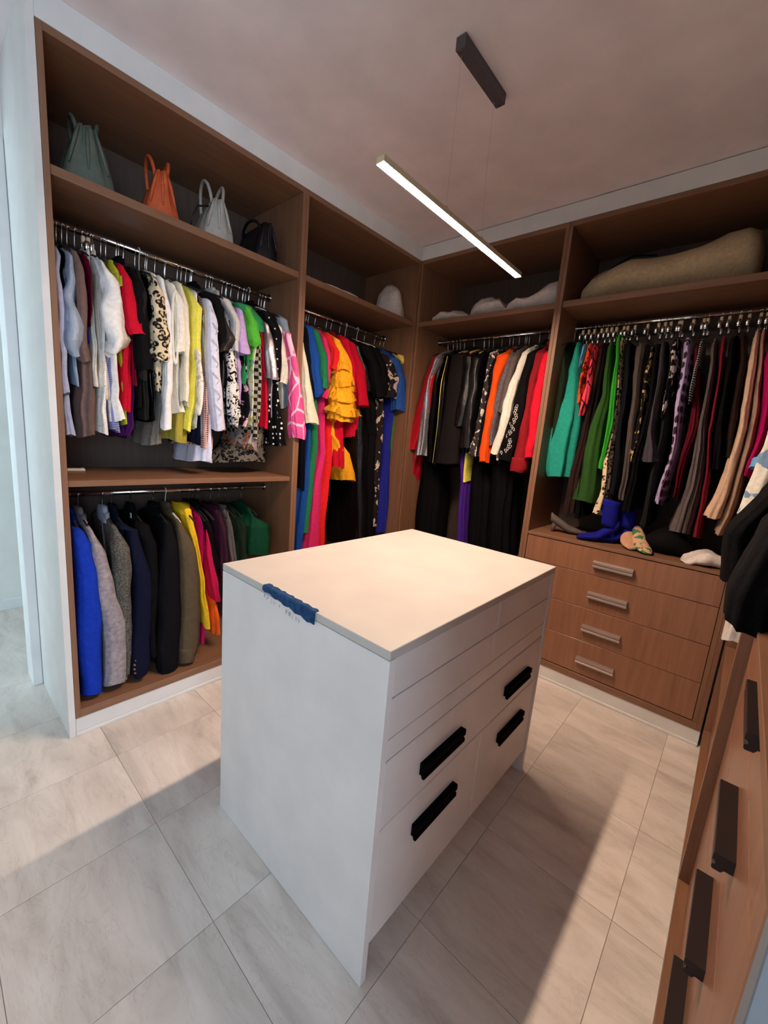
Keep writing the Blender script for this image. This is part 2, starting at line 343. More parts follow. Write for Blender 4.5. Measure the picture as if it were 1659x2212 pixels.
struct(B('baseboard_right', (2.05, -2.082, 0), (2.09, -.001, .0812), 'lacquer', bev=.001))

# ------------------------------------------------------------------ wardrobes
def unit(name, label, run, s0, s1, shelves, rods, drawers=None, depth=.53, t=.019, edge=.034):
    """open wardrobe unit. run 'L': front plane x=0 (opens to +x); 'K': front plane y=0 (opens to -y); 'R': front x=2.02 (opens to -x)."""
    def W(s, d, z):   # s along the run, d into the depth
        return {'L': (-d, s, z), 'K': (s, d, z), 'R': (2.02+d, s, z)}[run]
    o0 = W((s0+s1)/2, depth/2, 0); u = thing(name, label, 'wardrobe', o0)
    gm = 'wood_x' if run == 'K' else 'wood_y'
    def BB(nm, sa, sb, da, db, za, zb, mat, parent=u, bev=.0008, base=o0):
        p, q = W(sa, da, za), W(sb, db, zb); lo = [min(p[i], q[i]) for i in range(3)]; hi = [max(p[i], q[i]) for i in range(3)]
        return B(nm, lo, hi, mat, parent, bev, base)
    zb0, zb1 = .0815, .118
    BB('side_panel', s0, s0+t, 0, depth, zb0, ZB-.001, 'wood_z'); BB('side_panel', s1-t, s1, 0, depth, zb0, ZB-.001, 'wood_z')
    BB('bottom_panel', s0+t, s1-t, 0, depth, zb0, zb1, gm); BB('top_panel', s0+t, s1-t, 0, depth, ZB-.026, ZB-.001, gm)
    BB('back_panel', s0+t, s1-t, depth-.012, depth, zb1, ZB-.026, 'wood_back')
    for (za, zb, din) in shelves: BB('shelf', s0+t+.001, s1-t-.001, din, depth-.013, za, zb, gm)
    for z in rods:
        bm = bmesh.new(); tube(bm, [W(s0+t, .28, z), W(s1-t, .28, z)], .013, 14)
        for v_ in bm.verts: v_.co -= Vector(o0)
        rd = link('hanging_rod', bm, 'chrome', u, smooth=True)
        for s_ in (s0+t+.004, s1-t-.004):
            bm = bmesh.new(); c0 = Vector(W(s_-.003, .28, z)); c1 = Vector(W(s_+.003, .28, z)); tube(bm, [c0, c1], .02, 14)
            for v_ in bm.verts: v_.co -= Vector(o0)
            link('rod_socket', bm, 'chrome', rd, smooth=True)
    return u, BB, W, o0
SH = (2.168, 2.2, .012)
unit('wardrobe_unit', 'tall open oak wardrobe unit at the left end with handbags above and two clothes rods', 'L', -2.082, -.999, [SH, (1.082, 1.107, .018)], [2.108, 1.012], edge=.036)
unit('wardrobe_unit', 'oak wardrobe unit in the left run right against the room corner', 'L', -.998, -.002, [SH], [2.108])
unit('wardrobe_unit', 'oak wardrobe unit in the back run beside the room corner, holding the dark dresses', 'K', .0, .9985, [SH], [2.118])
u, BB, W, o0 = unit('wardrobe_unit', 'oak wardrobe unit in the back run with four wide drawers under the clothes', 'K', .9995, 2.012, [SH], [2.118])
BB('chest_top', 1.0195, 1.992, .0, .51, .87, .888, 'wood_x')
BB('side_filler', 1.972, 1.9925, .002, .5, .119, .8695, 'wood_z')
zs = [.8665, .716, .518, .3215, .1215]
for k in range(4):
    z1, z0 = zs[k]-.0015, zs[k+1]+.0015
    dr = BB('drawer', 1.021, 1.9695, .004, .022, z0, z1, 'wood_dr', bev=.001)
    hz = [.802, .623, .424, .228][k]
    handle('handle', dr, Vector((1.5065, .004, hz))-Vector(((1.021+1.9695)/2, .013, (z0+z1)/2)), 0, .196, ['steel', 'steel', 'steel', 'steel'][k])
# right run
u, BB, W, o0 = unit('wardrobe_unit', 'oak wardrobe unit in the right run, nearest the camera, with black handled drawers', 'R', -2.0825, -.975, [SH], [2.118])
BB('chest_top', -2.06, -.996, .004, .51, 1.046, 1.066, 'wood_y')
zs = [1.0445, .868, .668, .464, .25, .1205]
for k in range(5):
    z1, z0 = zs[k]-.0015, zs[k+1]+.0015
    dr = BB('drawer', -2.061, -.9965, .027, .045, z0, z1, 'wood_dr', bev=.001)
    if k < 4:
        hz = [1.0, .79, .583, .365][k]; yc = [-1.585, -1.605, -1.625, -1.64][0]
        handle('handle', dr, Vector((2.047, -1.578, hz))-Vector((2.056, (-2.061-.9965)/2, (z0+z1)/2)), -PI/2, .2, 'darkmetal', d=.026, h=.028)
u, BB, W, o0 = unit('wardrobe_unit', 'oak wardrobe unit in the right run at the dark far corner, open above', 'R', -.974, -.012, [SH], [2.118])
BB('chest_top', -.954, -.032, .004, .51, .54, .558, 'wood_y')
for z0, z1 in ((.1205, .329), (.332, .538)): BB('drawer', -.953, -.033, .027, .045, z0, z1, 'wood_dr', bev=.001)

# ------------------------------------------------------------------ island chest
IX0, IX1, IY0, IY1, IH = .7299, 1.4557, -1.8088, -.797, .9283
isl = thing('island_chest', 'white free-standing island chest with black finger handles in the middle of the floor', 'chest', ((IX0+IX1)/2, (IY0+IY1)/2, 0))
io = ((IX0+IX1)/2, (IY0+IY1)/2, 0)
def I(nm, a, b, mat='island', parent=isl, bev=.0012, base=io): return B(nm, a, b, mat, parent, bev, base)
I('top_slab', (IX0, IY0, .906), (IX1, IY1, IH), 'island_top', bev=.0015)
I('end_panel', (IX0, IY0, .001), (IX1, IY0+.022, .9045)); I('end_panel', (IX0, IY1-.022, .001), (IX1, IY1, .9045))
I('carcass', (IX0+.004, IY0+.0225, .10), (IX1-.024, IY1-.0225, .9045)); I('plinth', (IX0+.06, IY0+.0225, .001), (IX1-.07, IY1-.0225, .0995))
def front(nm, y0, y1, z0, z1):
    a, b = (IX1-.0225, y0, z0), (IX1-.003, y1, z1); o = I(nm, a, b, bev=.0018); return o, [(a[i]+b[i])/2 for i in range(3)]
ya, yb, ym = IY0+.024, IY1-.024, -1.283
for (z0, z1, sp) in ((.8045, .9035, -1.272), (.6975, .8015, -1.285)):
    front('drawer', ya, sp-.002, z0, z1); front('drawer', sp+.002, yb, z0, z1)
I('rail', (IX1-.0225, ya, .6395), (IX1-.004, yb, .6945))
def slots(o, c, ys, zt):
    for y in ys:
        handle('handle', o, Vector((IX1-.003, y, zt))-Vector(c), PI/2, .205, 'blackmetal', d=.017, h=.043)
o, c = front('drawer', ya, yb, .4515, .6365); slots(o, c, (-1.533, -1.035), .548)
o, c = front('drawer', ya, ym-.002, .112, .4485); slots(o, c, (-1.541,), .364)
o, c = front('drawer', ym+.002, yb, .112, .4485); slots(o, c, (-1.04,), .364)
# denim strap lying over the short edge of the island top
bm = bmesh.new(); rows_ = []
for i in range(19):
    f_ = i/18; x = .972+f_*.235; dr = .012+.022*f_+.003*math.sin(i*1.7); inn = .018-.006*f_+.003*math.sin(i*2.3)
    prof = [(IY0+inn, IH+.0015), (IY0-.001, IH+.0025+.001*math.sin(i)), (IY0-.005, IH-.002), (IY0-.006, IH-dr), (IY0-.003, IH-dr), (IY0-.002, IH-.001), (IY0+.001, IH+.0008), (IY0+inn, IH+.0006)]
    rows_.append([(x, p[0], p[1]) for p in prof])
loft(bm, rows_)
ds = link('denim_strap', bm, 'denim', smooth=False); tag(ds, 'dark blue frayed denim strap lying over the short edge of the white island top', 'strap')
bm = bmesh.new()
for i in range(26):
    x = .975+random.random()*.2; z = IH-.02-.02*(x-.97)/.2
    tube(bm, [(x, IY0-.006, z), (x+random.uniform(-.004, .004), IY0-.007, z-random.uniform(.005, .014))], .0004, 3)
fr = link('frayed_threads', bm, 'denim', ds); fr['kind'] = 'stuff'

# ------------------------------------------------------------------ pendant lamp
LX = 1.008
lp = thing('pendant_lamp', 'long thin glowing linear lamp hanging over the white island from a dark ceiling box', 'lamp', (LX, -1.02, 2.15))
lo = (LX, -1.02, 2.15)
bm = bmesh.new(); box(bm, (-.0155, -.475, -.0025), (.0155, .475, .016), .001); link('housing', bm, 'housing', lp)
bm = bmesh.new(); box(bm, (-.014, -.4735, -.0036), (.014, .4735, -.0026), .0002); link('diffuser', bm, 'led', lp)
bm = bmesh.new(); box(bm, (.977-LX, -1.147+1.02, 2.655-2.15), (1.014-LX, -.851+1.02, CZ-2.1502), .001); can = link('ceiling_canopy', bm, 'canopy', lp)
for y in (-1.14, -.86):
    bm = bmesh.new(); tube(bm, [(.995-LX, y+1.02, .5035), (.995-LX, y+1.02, .505)], .003, 10); link('screw', bm, 'chrome', can)
for y in (-1.135, -.9):
    bm = bmesh.new(); tube(bm, [(.995-LX, y+1.02, .505), (.997-LX, y+1.019, .25), (0, y+1.02-(.02 if y < -1 else 0), .017)], .0007, 5); link('suspension_cable', bm, 'chrome', lp)
    bm = bmesh.new(); tube(bm, [(0, y+1.02-(.02 if y < -1 else 0), .016), (0, y+1.02-(.02 if y < -1 else 0), .03)], .004, 10); link('cable_grip', bm, 'brass', lp)

# ------------------------------------------------------------------ garments
RUN = {'A': (lambda s: (-.28, s, 2.105), 0, 'left'), 'B': (lambda s: (-.28, s, 2.105), 0, 'left'), 'C': (lambda s: (-.28, s, 1.01), 0, 'left'),
       'D': (lambda s: (s, .28, 2.118), -PI/2, 'back'), 'E': (lambda s: (s, .28, 2.118), -PI/2, 'back'), 'F': (lambda s: (2.30, s, 2.118), PI, 'right')}
def interp(ctrl, z):
    if z >= ctrl[0][0]: return ctrl[0][1:]
    for a_, b_ in zip(ctrl, ctrl[1:]):
        if z >= b_[0]:
            f_ = (a_[0]-z)/max(1e-6, a_[0]-b_[0]); f_ = f_*f_*(3-2*f_)*.5+f_*.5
            return tuple(a_[i]+(b_[i]-a_[i])*f_ for i in range(1, len(a_)))
    return ctrl[-1][1:]
def shape(bm, ctrl, n, lev, seed, folds=5, amp=.16, crump=.0, hemwave=.006, e=.8):
    """ctrl: (z, cx, cy, rx, ry) top to bottom; a closed soft tube with folds that deepen downwards."""
    rnd = random.Random(seed); ph = [rnd.uniform(0, 6.28) for _ in range(4)]
    z0, z1 = ctrl[0][0], ctrl[-1][0]; rings = []
    zs_ = sorted(set([z0+(z1-z0)*(i/lev) for i in range(lev+1)]+[c_[0] for c_ in ctrl]), reverse=True)
    for z in zs_:
        cx, cy, rx, ry = interp(ctrl, z); g = (z0-z)/max(.001, z0-z1); ring = []
        for k in range(n):
            th = 2*PI*k/n; cs, sn = math.cos(th), math.sin(th)
            ex = math.copysign(abs(cs)**e, cs); ey = math.copysign(abs(sn)**e, sn)
            q = 1+amp*(.3+.7*g)*(.75*(1-2*abs(math.sin(folds*th*.5*(2 if folds % 2 else 1)+ph[0]+g*1.2))**.8)+.45*math.sin((folds*2+1)*th+ph[1]-g*2.6))
            x, y = rx*ex*(1+(q-1)*.25), ry*ey*q
            zz = z+hemwave*g*g*math.sin(2*th+ph[2])
            if crump:
                nv = noise.noise_vector(Vector((x*16+ph[3]*3, y*16, zz*13)))*crump; x += nv.x; y += nv.y; zz += nv.z*.6
            yy = .0035*math.sin(z*14+ph[3])
            ring.append((cx+x, cy+y+yy, zz))
        rings.append(ring)
    last = rings[-1]; cxm = sum(p[0] for p in last)/n; cym = sum(p[1] for p in last)/n
    loft(bm, rings, True, False)
    # the hem keeps a crisp edge: its inside starts with vertices of its own
    loft(bm, [last, [(cxm+(p[0]-cxm)*.93, cym+(p[1]-cym)*.88, p[2]+.001) for p in last], [(cxm+(p[0]-cxm)*.88, cym+(p[1]-cym)*.78, p[2]+.04) for p in last]], False, True)
def garment(run, name, cat, label, mat, kind, s0, S, Bp, fo, op):
    pos, rz, _ = RUN[run]; seed = hash_(label)
    rnd = random.Random(seed)
    g = thing(name, label, cat, pos(s0), rz+rnd.uniform(-.02, .02))
    sgn = 1 if run in 'ABC' else 1
    coaty = kind == 'coat'
    if kind == 'bottom':
        z0 = Bp[0][0]; c_ = []
        for i, (z, y, r) in enumerate(Bp):
            f_ = (z0-z)/max(.01, z0-Bp[-1][0]); rx = .10+.07*min(1, f_*1.6)
            c_.append((z, fo+.17-rx if False else fo, y, rx, max(.007, r)))
        c_ = [(z0+.012, fo, Bp[0][1], .085, max(.005, Bp[0][2]*.6))]+c_
        bm = bmesh.new(); shape(bm, c_, 44 if not op.get('pleat') else 96, 20, seed, 14 if op.get('pleat') else 5, .32 if op.get('pleat') else .26, .005)
        link('leg' if cat == 'trousers' else 'skirt_panel', bm, mat, g, smooth=True)
        bm = bmesh.new(); z = z0+.012; y = Bp[0][1]
        shape(bm, [(z+.004, fo, y, .087, max(.006, Bp[0][2]*.66)), (z-.03, fo, y, .098, max(.0075, Bp[0][2]*1.02))], 24, 3, seed, 3, .05)
        link('waistband', bm, mat, g, smooth=True)
        return g
    # ---- tops, coats, dresses
    if Bp is None: Bp = [(-.6, 0, .012)]
    hem = Bp[-1][0]; bw = .19+min(fo, 0); bx = max(fo, 0)
    if kind == 'vest':
        bw = .195+min(fo, 0)
        zt = Bp[0][0]; y = Bp[0][1]; r0 = Bp[0][2]
        if zt < -.3: c_ = [(-.085, bx, 0, .045, .008), (-.12, bx, 0, .12, .008), (-.15, bx, 0, bw-.03, .008), (-.3, bx, 0, bw-.02, .009)]
        else: c_ = [(-.085, bx, 0, .045, .008), (-.115, bx, 0, .12, .009), (-.145, bx, 0, bw-.03, .01)]
        for (z, y, r) in Bp:
            if z < c_[-1][0]-.02: c_.append((z, bx, y, bw, max(.006, r)))
        if len(c_) < 5: c_.append((hem-.05, bx, Bp[-1][1], bw, max(.006, Bp[-1][2])))
    else:
        rb = min(.011, Bp[0][2]) if S else Bp[0][2]
        c_ = [(-.085, 0, 0, .05, .009), (-.11, 0, 0, .11, .011), (-.135, 0, 0, .16, .012), (-.2, 0, Bp[0][1]*.2, .175, .011)]
        if Bp[0][0] < -.32: c_.append(((-.2+Bp[0][0])/2, 0, Bp[0][1]*.6, bw-.01, .010))
        for (z, y, r) in Bp:
            if z < c_[-1][0]-.02: c_.append((z, bx*.5, y, bw, max(.006, r)))
        if c_[-1][0] > S[-1][0]+.05 and c_[-1][0] > -.4: c_.append((S[-1][0]+.04, 0, S[-1][1], bw-.02, .008))
    bm = bmesh.new(); shape(bm, c_, 40, 16, seed, rnd.choice((5, 6, 7)), .3, .006 if not op.get('ruffle') else .012, .008)
    bo = link('body', bm, mat, g, smooth=True)
    if S:
        def sl(sx):
            cz = S[0][0]; cc = []
            top = min(-.118, cz+.04)
            cc.append((top, sx*.13, 0, .03, .008)); 
            for i, (z, y, r, *ex) in enumerate(S):
                if z > top-.015: z = top-.015-.01*i
                f_ = min(1, (top-z)/.09); rx = min(.046, max(.03, r*1.25))
                rr = r if sx > 0 else min(r, .011)
                cc.append((z, sx*(.155+.045*f_+((fo+(ex[0] if ex else 0)) if sx > 0 else 0)), y if sx > 0 else y*.4, rx, max(.0075, rr)))
            bm = bmesh.new(); cr = .022 if (op.get('puff') or op.get('ruffle')) else (.007 if not coaty else .004)
            shape(bm, cc, 30, 22, seed+3, rnd.choice((4, 5)) if not op.get('puff') else 7, .24 if not coaty else .12, cr if sx > 0 else 0, .006)
            return bm, cc
        bm, cc = sl(1); so = link('sleeve', bm, mat, g, smooth=True); bm, _c = sl(-1); link('sleeve', bm, mat, g, smooth=True)
        zc, cx, cy, rx, ry = cc[-1]
        if op.get('cuffband'):
            bm = bmesh.new(); shape(bm, [(zc+.085, cx, cy, rx*1.08, ry*1.1), (zc+.03, cx, cy, rx*1.12, ry*1.14), (zc+.004, cx, cy, rx*1.08, ry*1.08)], 26, 4, seed, 3, .04); link('cuff', bm, mat, so, smooth=True)
        if op.get('buttons'):
            for q in range(4):
                bm = bmesh.new(); z = zc+.03+q*.022; p = interp(cc, z); tube(bm, [(p[0]+p[2]*.72, p[1]-p[3]*.6, z), (p[0]+p[2]*.72+.004, p[1]-p[3]*.6-.004, z)], .0055, 10); link('button', bm, 'brass', so)
        if op.get('studs'):
            for q in range(7):
                z = cc[1][0]-.03-q*.05; p = interp(cc, z); bm = bmesh.new(); bmesh.ops.create_uvsphere(bm, u_segments=8, v_segments=6, radius=.0045, matrix=Matrix.Translation((p[0]+p[2]*.93, p[1]-p[3]*.35, z))); link('pearl_stud', bm, 'plastic_white', so, smooth=True)
        if op.get('lacing'):
            for q in range(7):
                z = cc[1][0]-.04-q*.075; p = interp(cc, z); x = p[0]+p[2]*1.0; bm = bmesh.new()
                tube(bm, [(x, p[1]-p[3]*.55, z+.02), (x+.006, p[1], z+.004), (x, p[1]+p[3]*.5, z-.012), (x+.004, p[1]+p[3]*.1, z-.03)], .0022, 6); link('lace', bm, 'grey_white', so, smooth=True)
        if op.get('leaf'):
            for q in range(22):
                z = zc+.05+.30*(q/22); p = interp(cc, z); wv = rnd.uniform(-.7, .7)*(1-q/30); bm = bmesh.new()
                y = p[1]+p[3]*wv; x = p[0]+p[2]*(1.03-.28*abs(wv)); an = rnd.uniform(-.9, .9)
                pts = [(x+.001, y+math.cos(an+aa)*.004*math.sin(aa) + math.sin(an)*.015*math.cos(aa)*.6+.006*math.sin(aa), z+.011*math.cos(aa)) for aa in [2*PI*k/10 for k in range(10)]]
                tube(bm, pts, .0013, 5, closed=True); link('leaf_embroidery', bm, 'embroidery', so)
        if op.get('zip'): pass
    if op.get('zip'):
        z0_, z1_ = -.15, hem+.02; bm = bmesh.new(); pts = []
        for k in range(16):
            z = z0_+(z1_-z0_)*k/15; p = interp(c_, z); pts.append((p[0]+p[2]+.006, p[1], z))
        tube(bm, pts, .0028, 6); link('zip', bm, 'brass', bo)
    if op.get('loop'):
        bm = bmesh.new(); pts = [(.205, -.004+.012*math.sin(a_), -.33-.17*math.cos(a_)*.9) for a_ in [PI*2*k/20 for k in range(20)]]
        tube(bm, [(p[0]+.02, p[1], p[2]) for p in pts], .006, 6, closed=True); link('drape_loop', bm, mat, bo, smooth=True)
    if op.get('ruffle'):
        for q in range(4):
            bm = bmesh.new(); z = -.28-q*.085; y = interp(S, z)[0]; r = interp(S, z)[1]
            shape(bm, [(z, .2+fo, y, .03, r*.8), (z-.04, .205+fo, y, .05, r*1.15), (z-.075, .205+fo, y, .056, r*1.3)], 60, 5, seed+q, 11, .25, .006, .014); link('ruffle', bm, mat, so, smooth=True)
    if coaty or op.get('collar'):
        bm = bmesh.new(); cm = 'lining' if 'tweed' in label else mat
        shape(bm, [(-.055, .0, 0, .05, .013), (-.08, 0, 0, .062, .017), (-.12, .02, 0, .085, .016)], 26, 5, seed, 3, .05); link('collar', bm, cm, g, smooth=True)
        if coaty:
            bm = bmesh.new(); loft(bm, [[(.05, -.018, -.10), (.075, -.02, -.13), (.06, -.013, -.13)], [(.085, -.022, -.2), (.125, -.024, -.235), (.1, -.014, -.235)], [(.10, -.018, -.38), (.112, -.02, -.40), (.105, -.012, -.40)]]); link('lapel', bm, cm, g)
    if op.get('tagpatch'):
        bm = bmesh.new(); box(bm, (.055, -.019, -.115), (.075, -.0175, -.09)); link('size_tag', bm, 'plastic_white', g)
    return g
def hash_(s_):
    h = 7
    for ch in s_: h = (h*31+ord(ch)) % 100003
    return h

# hangers: one of each kind is modelled, the rest are copies sharing its meshes
HM = {}
def hook_mesh():
    bm = bmesh.new(); r = .0155
    pts = [(-.0155*math.cos(a_)*-1, 0, r*math.sin(a_)) for a_ in [(-.5+1.45*k/10)*PI for k in range(11)][::-1]]
    pts = [(.0155*math.cos(a_), 0, .0155*math.sin(a_)) for a_ in [PI*(1.15-1.5*k/10) for k in range(11)]]
    pts += [(.004, 0, -.03), (0, 0, -.045), (0, 0, -.098)]
    tube(bm, pts, .0019, 7); return bm
def tmpl(kind):
    if kind in HM: return HM[kind]
    parts = []
    def mk(nm, bm, mat):
        bmesh.ops.recalc_face_normals(bm, faces=bm.faces[:]); me = bpy.data.meshes.new(nm); bm.to_mesh(me); bm.free(); me.materials.append(M[mat]); parts.append((nm, me))
        me.polygons.foreach_set('use_smooth', [True]*len(me.polygons))
    hm = {'wire': 'hook', 'clip': 'hook', 'plastic': 'plastic_white', 'wood': 'hook'}[kind]
    mk('hook', hook_mesh(), hm)
    if kind == 'clip':
        bm = bmesh.new(); tube(bm, [(-.085, 0, -.062), (.085, 0, -.062)], .0022, 7); mk('clip_bar', bm, 'hook')
        for sx in (-1, 1):
            bm = bmesh.new(); box(bm, (sx*.07-.012, -.007, -.085), (sx*.07+.012, .007, -.05), .002); mk('clip', bm, 'chrome')
        bm = bmesh.new(); box(bm, (-.004+.012, -.0065, -.045), (.02+.012, .0065, -.02), .002); mk('clamp_block', bm, 'beige_clip')
    else:
        mt, r = {'wire': ('velvet', .004), 'plastic': ('plastic_white', .0055), 'wood': ('hangerwood', .007)}[kind]
        bm = bmesh.new(); pts = [(-.185, 0, -.135), (-.15, 0, -.12), (-.08, 0, -.098), (0, 0, -.088), (.08, 0, -.098), (.15, 0, -.12), (.185, 0, -.135)]
        tube(bm, pts, r, 8); mk('shoulder_bar', bm, mt)
    HM[kind] = parts; return parts
GRP = {'A': 'hangers on the upper left rod', 'B': 'hangers on the left rod near the corner', 'C': 'hangers on the lower left rod', 'D': 'hangers on the back rod near the corner', 'E': 'hangers on the back rod above the drawers', 'F': 'hangers in the right run'}
WHERE = {'A': 'on the upper left rod', 'B': 'on the left rod near the corner', 'C': 'on the lower left rod', 'D': 'on the back rod near the corner', 'E': 'on the back rod above the drawers', 'F': 'on the rod of the right run'}
def hanger(run, s, kind, label=None, dz=0, dx=0, tilt=0):
    pos, rz, _ = RUN[run]; p = pos(s)
    nm = {'wire': 'clothes_hanger', 'clip': 'clip_hanger', 'plastic': 'plastic_hanger', 'wood': 'wooden_hanger'}[kind]
    lb = label or {'wire': 'slim black hanger with a chrome hook ', 'clip': 'chrome clip hanger with a beige block ', 'plastic': 'white plastic hanger ', 'wood': 'light wooden hanger with a chrome hook '}[kind]+WHERE[run]
    t_ = thing(nm, lb, 'hanger', (p[0], p[1], p[2]+dz), rz+tilt, None if label else nm.replace('_', ' ')+' '+GRP[run])
    for pn, me in tmpl(kind):
        o = bpy.data.objects.new(pn, me); C.objects.link(o); o.parent = t_
